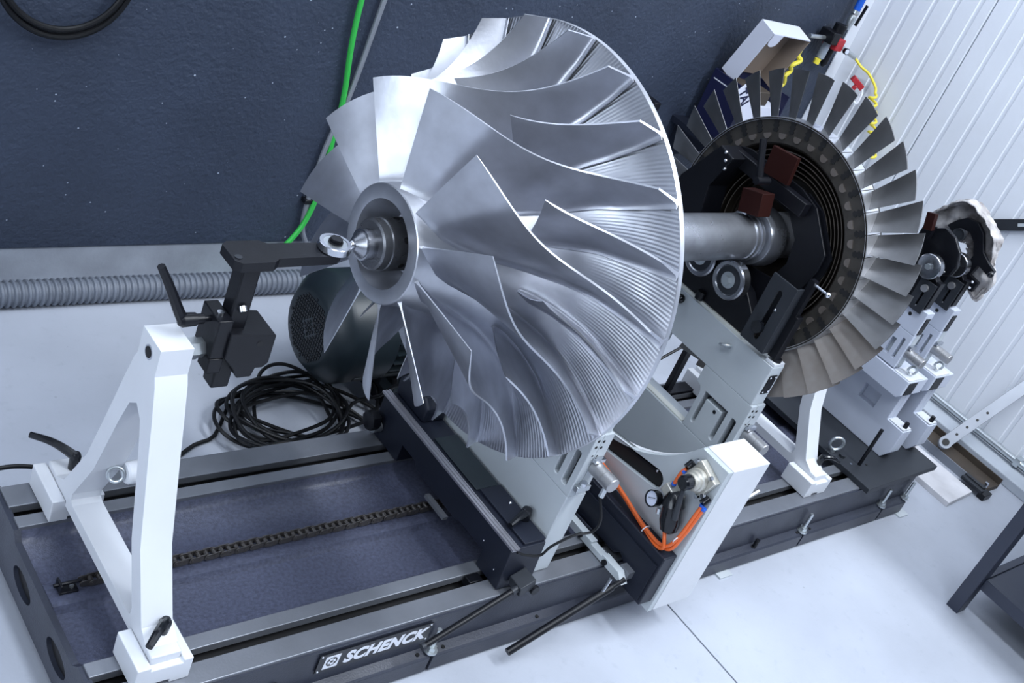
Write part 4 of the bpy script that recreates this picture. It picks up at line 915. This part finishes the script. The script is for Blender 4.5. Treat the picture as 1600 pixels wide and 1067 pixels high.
# orange air tubes
tb1 = [(1.885, 1.29, 0.305), (1.880, 1.22, 0.302), (1.876, 1.13, 0.290), (1.872, 1.05, 0.276), (1.870, 0.985, 0.276), (1.874, 0.962, 0.310), (1.888, 0.957, 0.412)]
tb2 = [(1.892, 1.29, 0.298), (1.886, 1.22, 0.293), (1.882, 1.13, 0.281), (1.878, 1.04, 0.266), (1.876, 0.970, 0.275), (1.882, 0.956, 0.325), (1.892, 0.952, 0.405)]
tb3 = [(1.876, 1.005, 0.315), (1.866, 0.985, 0.300), (1.866, 0.975, 0.276), (1.870, 1.00, 0.264), (1.880, 1.05, 0.264), (1.884, 1.12, 0.278), (1.893, 1.20, 0.289), (1.898, 1.29, 0.292)]
tb4 = [(1.884, 1.030, 0.455), (1.880, 1.034, 0.440), (1.880, 1.036, 0.405)]
for tbk in (tb1, tb2, tb3, tb4):
    dh.part('air_tube', MB().tube(spline(tbk, 8), 0.0042, 10), 'orange', label='orange air tube')
for p in ((1.875, 1.040, 0.270), (1.877, 0.962, 0.312)):
    dh.part('cable_tie', MB().ring(p, (0, 1, 0.2), 0.010, 0.0014, 20, 6), 'print')
for p, q in (((1.884, 1.030, 0.450), (1.882, 1.032, 0.444)), ((1.880, 1.036, 0.409), (1.880, 1.036, 0.404)), ((1.888, 0.957, 0.411), (1.889, 0.957, 0.417)), ((1.892, 0.952, 0.404), (1.892, 0.952, 0.410))):
    dh.part('blue_collar', MB().cyl(p, q, 0.006, n=12), 'blue')

# sensor lead from the first pedestal to the bridge
p1.part('sensor_lead', MB().tube(spline([(1.648, 1.040, 0.420), (1.66, 1.02, 0.37), (1.67, 1.03, 0.325), (1.63, 1.04, 0.315), (1.59, 1.05, 0.285), (1.575, 1.055, 0.258), (1.545, 1.066, 0.256), (1.522, 1.072, 0.264)], 10), 0.003, 8), 'cable')

# ------------------------------------------------------------------ black post behind the pedestals
bp_ = Thing('belt_post', 'slim black post on a dark foot seen through the roller pedestal opening', 'post', (2.52, 1.56, 0.155))
bp_.part('post', MB().box(2.508, 2.532, 1.550, 1.566, 0.166, 0.42), 'black', bevel=0.001)
bp_.part('foot', MB().box(2.44, 2.62, 1.538, 1.578, 0.1555, 0.166), 'black', bevel=0.002)
bp_.part('cross_rod', MB().cyl((2.40, 1.555, 0.285), (2.52, 1.560, 0.335), 0.004, n=10), 'black')

# ------------------------------------------------------------------ motor
mo = Thing('electric_motor', 'dark teal electric motor with round fan grille behind the bed', 'motor', (1.70, 1.90, 0))
MC = Vector((0, 1.90, 0.225))
mc = mo.part('fan_cover', MB().lathe(MC, (1, 0, 0), [(1.492, 0.0), (1.492, 0.090), (1.497, 0.104), (1.530, 0.138), (1.545, 0.143), (1.665, 0.143), (1.670, 0.138)], 48, False, True), 'motor')
gr = MB()
for i in range(-9, 10):
    for j in range(-9, 10):
        y, z = i * 0.0092, j * 0.0092
        if math.hypot(y, z) < 0.083 and not (0.020 < abs(y) + abs(z) < 0.034):
            gr.obox((1.4915, MC.y + y, MC.z + z), (1, 0, 0), (0, 1, 0.0), (0, 0.0, 1), 0.0012, 0.0033, 0.0033)
mo.part('grille', gr, 'mesh', parent=mc, smooth=0, kind='stuff')
body = mo.part('stator', MB().lathe(MC, (1, 0, 0), [(1.670, 0.125), (1.965, 0.125), (1.975, 0.09)], 40), 'motor')
for k in range(30):
    a = 2 * PI * k / 30
    d = Vector((0, math.cos(a), math.sin(a)))
    mo.part('cooling_fin', MB().obox(Vector((1.815, 0, 0)) + MC + d * 0.132, (1, 0, 0), d, d.cross(Vector((1, 0, 0))), 0.142, 0.009, 0.0018), 'motor', parent=body)
mo.part('nameplate', MB().obox(MC + Vector((1.585, -0.122, -0.077)), (1, 0, 0), (0, 0.53, -0.85), (0, -0.85, -0.53), 0.010, 0.008, 0.001), 'darkgrey', parent=mc)
mo.part('terminal_box', MB().box(1.76, 1.88, 1.85, 1.95, 0.35, 0.40), 'motor', bevel=0.004)
for y in (1.80, 1.98):
    mo.part('foot', MB().box(1.72, 1.95, y - 0.02, y + 0.04, 0.068, 0.10), 'motor')
for x in (1.74, 1.92): mo.part('mounting_rail', MB().box(x, x + 0.02, 1.79, 2.03, 0.0, 0.0678), 'black')
mo.part('supply_cable', MB().tube(spline([(1.73, 1.800, 0.118), (1.735, 1.775, 0.05), (1.76, 1.765, 0.012), (1.81, 1.74, 0.009), (1.92, 1.70, 0.009)], 8), 0.008, 8), 'cable')

# ------------------------------------------------------------------ cables on the floor
random.seed(21)
pts = []
cx, cy = 1.47, 1.80
turns = 13
prm = []
for k in range(turns):
    prm.append((cx + random.uniform(-0.075, 0.075), cy + random.uniform(-0.03, 0.045), random.uniform(0.10, 0.205), random.uniform(0.06, 0.14), random.uniform(-0.6, 0.5), random.uniform(0.004, 0.03)))
for k in range(turns * 20):
    t = k / 20; i = int(t); f = t - i; a = 2 * PI * f
    A = prm[i]; B = prm[min(i + 1, turns - 1)]
    q = [A[j] * (1 - f) + B[j] * f for j in range(6)]
    x = q[2] * math.cos(a); y = q[3] * math.sin(a)
    pts.append((q[0] + x * math.cos(q[4]) - y * math.sin(q[4]), q[1] + x * math.sin(q[4]) + y * math.cos(q[4]), 0.006 + 0.004 * i + q[5] * (0.5 + 0.5 * math.sin(3 * a + i))))
pts = [(1.12, 1.74, 0.006), (1.19, 1.78, 0.006), (1.25, 1.80, 0.007)] + pts[10:] + [(1.62, 1.80, 0.05), (1.66, 1.76, 0.10), (1.62, 1.68, 0.2), (1.57, 1.60, 0.27)]
cc_ = Thing('coiled_cable', 'tangled coil of thin black cable lying on the floor behind the bed', 'cable', (cx, cy, 0))
cc_.part('coil', MB().tube(spline(pts, 3), 0.0048, 8), 'cable')
cc_.part('raised_loop', MB().tube(spline([(1.36, 1.80, 0.007), (1.39, 1.88, 0.02), (1.43, 1.945, 0.06), (1.49, 1.950, 0.075), (1.555, 1.90, 0.06), (1.585, 1.83, 0.03), (1.58, 1.76, 0.007)], 10), 0.0048, 8), 'cable')
single('floor_cable', MB().tube(spline([(0.60, 1.640, 0.152), (0.68, 1.645, 0.152), (0.735, 1.640, 0.156), (0.80, 1.63, 0.14), (0.95, 1.64, 0.05), (1.10, 1.68, 0.01)], 8), 0.0045, 8), 'cable', 'short black cable beside the rear foot of the near stand', 'cable', (0.7, 1.64, 0.15))

# corrugated hose along the wall
hpts = []
n = 900
for i in range(n + 1):
    x = -0.6 + (1.84 + 0.6) * i / n
    y = 2.352 + 0.010 * math.sin(x * 1.7)
    hpts.append((x, y, 0.036))
hs = MB().tube(hpts, 0.034, 14, rf=lambda i: 0.0345 if (i % 6) in (0, 1, 2) else 0.0295)
single('corrugated_hose', hs, 'hose', 'grey corrugated hose lying on the floor along the dark wall', 'hose', (0.6, 2.35, 0), smooth=60)

# green cable and conduit on the wall
single('green_cable', MB().tube(spline([(1.735, 2.428, 1.5), (1.742, 2.428, 0.863), (1.777, 2.428, 0.593), (1.784, 2.428, 0.477), (1.781, 2.42, 0.246), (1.724, 2.415, 0.118), (1.60, 2.405, 0.02), (1.45, 2.40, 0.012)], 12), 0.0078, 12), 'green', 'bright green cable running down the dark wall to the floor', 'cable', (1.75, 2.42, 0.5))
cd_ = Thing('wall_conduit', 'grey metal conduit rising beside the green cable on the dark wall', 'conduit', (1.79, 2.43, 0.2))
cd_.part('pipe', MB().tube(spline([(1.842, 2.43, 1.5), (1.812, 2.43, 0.869), (1.796, 2.43, 0.594), (1.770, 2.43, 0.416), (1.766, 2.43, 0.26), (1.775, 2.43, 0.17), (1.80, 2.43, 0.12)], 10), 0.0075, 12), 'barGrey')
cd_.part('clip', MB().box(1.752, 1.784, 2.420, 2.4448, 0.252, 0.266), 'black', bevel=0.002)
lp = [(0.99 + 0.150 * math.cos(a), 2.418, 0.850 + 0.163 * math.sin(a)) for a in [2 * PI * i / 48 for i in range(48)]]
lo_ = Thing('cable_ring', 'black looped cable hanging high on the dark wall', 'cable', (0.99, 2.418, 0.69))
lo_.part('outer_loop', MB().tube(lp, 0.0085, 10, True), 'cable')
lo_.part('inner_loop', MB().tube([(0.985 + (x - 0.99) * 0.955, y - 0.008, 0.862 + (z - 0.850) * 0.95) for x, y, z in lp], 0.007, 10, True), 'cable')

# ------------------------------------------------------------------ compressed air station in the corner
aw = Thing('air_regulator_unit', 'black and red air filter regulator with blue pipe in the wall corner', 'air regulator', (3.78, 2.40, 0.95))
aw.part('blue_pipe', MB().cyl((3.815, 2.405, 1.085), (3.815, 2.405, 2.6), 0.0135, n=18), 'blue')
aw.part('ball_valve', MB().lathe((3.815, 2.405, 1.085), (0, 0, -1), [(0, 0.013), (0.012, 0.015), (0.02, 0.011), (0.035, 0.016), (0.06, 0.011), (0.075, 0.011)], 16), 'zinc')
aw.part('valve_handle', MB().bar((3.84, 2.395, 1.03), (3.85, 2.395, 1.11), 0.010, 0.006), 'black')
aw.part('regulator_head', MB().box(3.70, 3.745, 2.365, 2.430, 0.955, 1.00), 'black', bevel=0.004)
aw.part('regulator_knob', MB().cyl((3.765, 2.40, 0.985), (3.765, 2.40, 1.025), 0.024, n=18), 'black')
aw.part('red_body', MB().box(3.747, 3.79, 2.365, 2.43, 0.935, 0.98), 'redbright', bevel=0.003)
aw.part('gauge', MB().lathe((3.805, 2.362, 0.944), (-0.2, -1, 0.1), [(0, 0.011), (0.012, 0.012), (0.0125, 0.010)], 20), 'blackgloss')
aw.part('gauge_dial', MB().cyl((3.8026, 2.3500, 0.9452), (3.8024, 2.3490, 0.9453), 0.0095, n=20), 'gauge')
aw.part('filter_bowl', MB().lathe((3.735, 2.40, 0.953), (0, 0, -1), [(0, 0.016), (0.06, 0.016), (0.07, 0.008)], 16), 'clear')
aw.part('filter_bowl', MB().lathe((3.775, 2.40, 0.933), (0, 0, -1), [(0, 0.014), (0.06, 0.014), (0.072, 0.006)], 16), 'black')
aw.part('brass_plug', MB().cyl((3.713, 2.39, 0.89), (3.713, 2.39, 0.872), 0.012, n=12), 'yellow')
aw.part('inlet_pipe', MB().cyl((3.61, 2.40, 0.966), (3.70, 2.40, 0.968), 0.008, n=12), 'zinc')
aw.part('outlet_coupling', MB().cyl((3.80, 2.39, 0.95), (3.885, 2.36, 0.925), 0.0095, n=14), 'zinc')
# yellow hose from the coupling down into coils
hz = spline([(3.885, 2.36, 0.925), (3.905, 2.33, 0.905), (3.915, 2.29, 0.895), (3.915, 2.240, 0.868), (3.905, 2.222, 0.850)], 6)
k0 = hz[-1]
for i in range(1, 150):
    a = i * 2 * PI / 20
    hz.append(Vector((3.905 - 0.016 + 0.016 * math.cos(a), 2.222 - 0.00085 * i - 0.014 * math.sin(a), 0.850 - 0.00130 * i)))
single('yellow_coil_hose', MB().tube(hz, 0.0052, 8), 'yellow', 'yellow coiled air hose hanging in front of the white wall', 'hose', (3.9, 2.3, 0.8))
ag = Thing('air_gun', 'dark red air blow gun hanging at the white wall', 'air gun', (3.88, 2.28, 0.82))
ag.part('body', MB().bar((3.838, 2.298, 0.872), (3.880, 2.268, 0.846), 0.022, 0.022), 'redbright', bevel=0.003)
ag.part('handle', MB().bar((3.856, 2.280, 0.850), (3.852, 2.290, 0.812), 0.016, 0.016), 'redbright', bevel=0.003)
ag.part('nozzle', MB().cyl((3.866, 2.266, 0.798), (3.856, 2.276, 0.768), 0.005, n=10), 'zinc')
ag.part('white_hose', MB().tube(spline([(3.880, 2.268, 0.846), (3.882, 2.258, 0.830), (3.876, 2.252, 0.800), (3.870, 2.256, 0.790), (3.862, 2.268, 0.800), (3.858, 2.276, 0.82)], 8), 0.005, 8), 'print')
single('yellow_hose_bundle', MB().tube(spline([(3.56, 2.37, 0.94), (3.555, 2.37, 0.90), (3.57, 2.36, 0.885), (3.54, 2.365, 0.86), (3.56, 2.37, 0.84), (3.535, 2.365, 0.82), (3.555, 2.37, 0.79), (3.53, 2.37, 0.76), (3.55, 2.37, 0.72), (3.54, 2.37, 0.62)], 8), 0.0085, 8), 'yellow', 'yellow hose hanging between the open carton and the wall corner', 'hose', (3.55, 2.37, 0.7))

# shelf behind the wheel, open carton on it
sh_ = Thing('wall_shelf', 'dark wall shelf under the open carton behind the turbine wheel', 'shelf', (3.32, 2.34, 0.58))
sh_.part('board', MB().box(3.14, 3.52, 2.21, 2.4449, 0.580, 0.600), 'darkbox')
for x in (3.18, 3.46):
    sh_.part('bracket', MB().prism([(2.4449, 0.44), (2.4449, 0.5798), (2.24, 0.5798)], 'x', x, x + 0.02), 'darkbox')
ct = Thing('open_carton', 'open navy carton with raised white lid behind the turbine wheel', 'carton', (3.33, 2.33, 0.6))
for nm, q in (('left_wall', (3.205, 3.209, 2.250, 2.412, 0.601, 0.800)), ('right_wall', (3.446, 3.450, 2.250, 2.412, 0.601, 0.790)), ('front_wall', (3.2092, 3.4458, 2.250, 2.254, 0.601, 0.690)), ('back_wall', (3.2092, 3.4458, 2.408, 2.412, 0.601, 0.800)), ('bottom', (3.2092, 3.4458, 2.2542, 2.4078, 0.601, 0.605))):
    ct.part(nm, MB().box(*q), 'navy')
ct.part('printed_line', MB().box(3.2040, 3.2048, 2.262, 2.40, 0.768, 0.7715), 'print')
# raised lid: shallow tray standing on the rear edge, open towards the viewer
LM = Matrix.Translation((3.224, 2.400, 0.807)) @ Matrix.Rotation(math.radians(1.3), 4, 'Y') @ Matrix.Rotation(math.radians(16.1), 4, 'X')
def lidbox(x0, x1, y0, y1, z0, z1):
    mb = MB().box(x0, x1, y0, y1, z0, z1); mb.v = [LM @ p for p in mb.v]; return mb
ct.part('lid_back', lidbox(0.0, 0.208, -0.003, 0.0, 0, 0.213), 'cardtan')
ct.part('lid_side', lidbox(-0.003, 0.0, -0.072, 0.0, 0, 0.216), 'cardwhite')
ct.part('lid_side', lidbox(0.208, 0.211, -0.072, 0.0, 0, 0.216), 'cardtan')
ct.part('lid_top', lidbox(0.0, 0.208, -0.072, 0.0, 0.213, 0.216), 'cardwhite')
ear = [(-0.002, 0.216), (0.000, 0.190)] + [(0.024 + 0.024 * math.cos(a), 0.186 - 0.020 * math.sin(a)) for a in [PI - PI * k / 8 for k in range(9)]] + [(0.050, 0.216)]
em_ = MB().prism(ear, 'y', -0.0755, -0.0735); em_.v = [LM @ p for p in em_.v]
ct.part('lid_flap', em_, 'cardwhite')
# leaflet and parts inside
lf = ct.part('leaflet', MB().obox((3.192, 2.226, 0.764), (0.70, 0, -0.72), (0, 1, 0), (0.72, 0, 0.70), 0.080, 0.0015, 0.036), 'cardwhite')
tl = text_mesh('TAI', 0.046, Matrix.Translation(-ct.loc) @ Matrix(((0.70, 0.72, 0, 3.128), (0, 0, -1, 2.2238), (-0.72, 0.70, 0, 0.802), (0, 0, 0, 1))), 0.0003, 'navy', 'printed_word', shear=0.15, offset=0.0015)
tl.parent = lf
ct.part('inner_tray', MB().box(3.28, 3.44, 2.258, 2.40, 0.606, 0.740), 'cardwhite')
ct.part('packed_part', MB().box(3.22, 3.275, 2.28, 2.39, 0.70, 0.800), 'brown', bevel=0.004)
ct.part('packed_part', MB().box(3.29, 3.37, 2.27, 2.37, 0.7405, 0.790), 'brown', bevel=0.004)
single('wall_hook', MB().box(2.955, 2.985, 2.385, 2.4448, 0.635, 0.665), 'black', 'small black hook block on the dark wall right of the impeller rim', 'hook', (2.97, 2.42, 0.65), bevel=0.003)

# ------------------------------------------------------------------ things along the right wall
pp = Thing('wall_pipe', 'thin bright pipe along the foot of the white panel wall', 'pipe', (3.90, 1.0, 0.05))
pp.part('pipe', MB().cyl((3.925, -2.0, 0.060), (3.925, 2.40, 0.060), 0.0115, n=16), 'zinc')
for y in (0.55, 1.03, 2.0):
    pp.part('clip', MB().box(3.912, 3.9495, y, y + 0.02, 0.045, 0.075), 'zinc')
lb = Thing('perforated_arm', 'grey perforated flat arm with round pivot leaning against the white wall', 'bar', (3.66, 1.20, 0.05))
A0 = Vector((3.665, 1.198, 0.062)); A1 = Vector((3.94, 1.155, 0.345))
dA = (A1 - A0).normalized(); nA = dA.cross(Vector((3.8, 1.2, -1.55))).normalized(); uA = nA.cross(dA).normalized()
if uA.x < 0: uA = -uA
lb.part('arm', MB().obox((A0 + A1) / 2, dA, nA, uA, (A1 - A0).length / 2 + 0.01, 0.0200, 0.005), 'barGrey', bevel=0.001)
lb.part('pivot', MB().cyl(A0 + uA * 0.012, A0 - uA * 0.010, 0.0215, n=28), 'barGrey')
lb.part('pivot_core', MB().cyl(A0 - uA * 0.010, A0 - uA * 0.012, 0.012, n=20), 'dark')
for k in range(1, 5):
    p = A0 + dA * (0.043 * k + 0.005)
    lb.part('hole', MB().cyl(p - uA * 0.0048, p - uA * 0.0058, 0.0048, n=12), 'dark')
dg = Thing('slotted_wall_strut', 'dark slotted strut fixed diagonally on the white panel wall', 'strut', (3.94, 1.5, 0.7))
D0 = Vector((3.940, 1.72, 0.598)); D1 = Vector((3.940, 1.30, 0.862)); dD = (D1 - D0).normalized()
dg.part('bar', MB().obox((D0 + D1) / 2, dD, dD.cross(Vector((1, 0, 0))), (1, 0, 0), (D1 - D0).length / 2, 0.020, 0.006), 'darkgrey', bevel=0.001)
dg.part('slot', MB().obox(D0 + dD * 0.28, dD, dD.cross(Vector((1, 0, 0))), (1, 0, 0), 0.030, 0.0055, 0.0066), 'lgrey')
plk = Thing('floor_board', 'whitewashed board lying on the floor at the far end of the bed', 'board', (3.55, 1.25, 0))
plk.part('board', MB().prism([(3.432, 1.002), (3.605, 1.014), (3.605, 1.52), (3.432, 1.52)], 'z', 0.0, 0.018), 'plank', smooth=0, bevel=0.002)
bm_ = Thing('steel_channel', 'rusty brown steel channel lying beside the whitewashed board', 'beam', (3.70, 1.2, 0))
bm_.part('web', MB().box(3.665, 3.775, 1.005, 1.60, 0.0, 0.018), 'brown', bevel=0.001)
bm_.part('side_flange', MB().box(3.660, 3.6645, 1.08, 1.60, 0.0, 0.030), 'barGrey')
bm_.part('side_flange', MB().box(3.7755, 3.780, 1.005, 1.60, 0.0, 0.040), 'brown')
bm_.part('clamp_bar', MB().box(3.645, 3.662, 1.002, 1.078, 0.018, 0.034).box(3.625, 3.645, 0.995, 1.078, 0.0185, 0.030), 'darkgrey', bevel=0.001)
bm_.part('end_bolt', MB().cyl((3.690, 1.015, 0.018), (3.690, 1.015, 0.036), 0.007, n=12), 'steel')
bm_.part('end_block', MB().box(3.630, 3.68, 0.978, 1.0045, 0.0, 0.022), 'black', bevel=0.002)

# workbench at the right edge
bn = Thing('workbench', 'blue-black steel workbench leg and lower shelf at the right edge', 'workbench', (3.3, 0.4, 0))
for x, y in ((2.985, 0.679), (3.70, 0.679), (2.985, -0.42), (3.70, -0.42)):
    bn.part('leg', MB().box(x, x + 0.046, y, y + 0.038, 0, 0.80), 'bench', bevel=0.002)
bn.part('shelf', MB().box(3.0315, 3.74, -0.40, 0.6785, 0.118, 0.124), 'bench', bevel=0.001)
bn.part('shelf_apron', MB().box(3.012, 3.0313, -0.382, 0.6785, 0.092, 0.128), 'bench', bevel=0.001)
bn.part('shelf_apron', MB().box(3.0315, 3.70, 0.680, 0.700, 0.092, 0.128), 'bench', bevel=0.001)
bn.part('table_top', MB().box(2.96, 3.77, -0.45, 0.72, 0.8005, 0.84), 'bench', bevel=0.002)

# rag over the far pedestal
def rag():
    OUT = [(-4, 0.120), (-2.5, 0.138), (15, 0.128), (37.5, 0.119), (56.7, 0.126), (74, 0.127), (95, 0.111), (124, 0.106), (140, 0.112), (166, 0.102), (184, 0.113), (195, 0.139), (213, 0.152), (225, 0.168), (231, 0.120)]
    def rout(a):
        for (a0, r0), (a1, r1) in zip(OUT, OUT[1:]):
            if a <= a1:
                k = (a - a0) / (a1 - a0); return r0 + (r1 - r0) * k
        return OUT[-1][1]
    mb = MB(); NU, NV = 96, 40
    for i in range(NU + 1):
        u = i / NU; ad = -4 + 235 * u; a = math.radians(ad)
        for j in range(NV + 1):
            v = j / NV; R_ = rout(ad)
            fold = max(0.0, math.sin(PI * min(1, max(0, (ad + 4) / 190)))) ** 0.7
            if v < 0.66:
                k = v / 0.66; r_ = 0.010 + (R_ - 0.010) * k; x = 3.226 + 0.008 * math.sin(9 * u + 5 * k)
            else:
                k = (v - 0.66) / 0.34; r_ = R_ + 0.004 * math.sin(PI * k) - 0.010 * k * (1 - fold); x = 3.226 - 0.050 * k * fold - 0.008 * k
            y = 1.335 + r_ * math.cos(a); z = 0.785 + r_ * math.sin(a)
            n = noise.noise_vector(Vector((u * 9, v * 6, 1.7))); n2 = noise.noise_vector(Vector((u * 24, v * 15, 5.1)))
            f = 0.015 if v < 0.66 else 0.008
            mb.v.append(Vector((x + n.x * f + n2.x * 0.007, y + n.y * f * 0.6 + n2.y * 0.005, z + n.z * f * 0.6 + n2.z * 0.005)))
    for i in range(NU):
        for j in range(NV):
            a = i * (NV + 1) + j
            mb.f.append([a, a + 1, a + NV + 2, a + NV + 1])
    return mb
rg_ = single('soiled_rag', rag(), 'rag', 'crumpled grey soiled rag hung over the farthest pedestal', 'rag', (3.15, 1.3, 0.72), smooth=60)
so = rg_.modifiers.new('thickness', 'SOLIDIFY'); so.thickness = 0.003
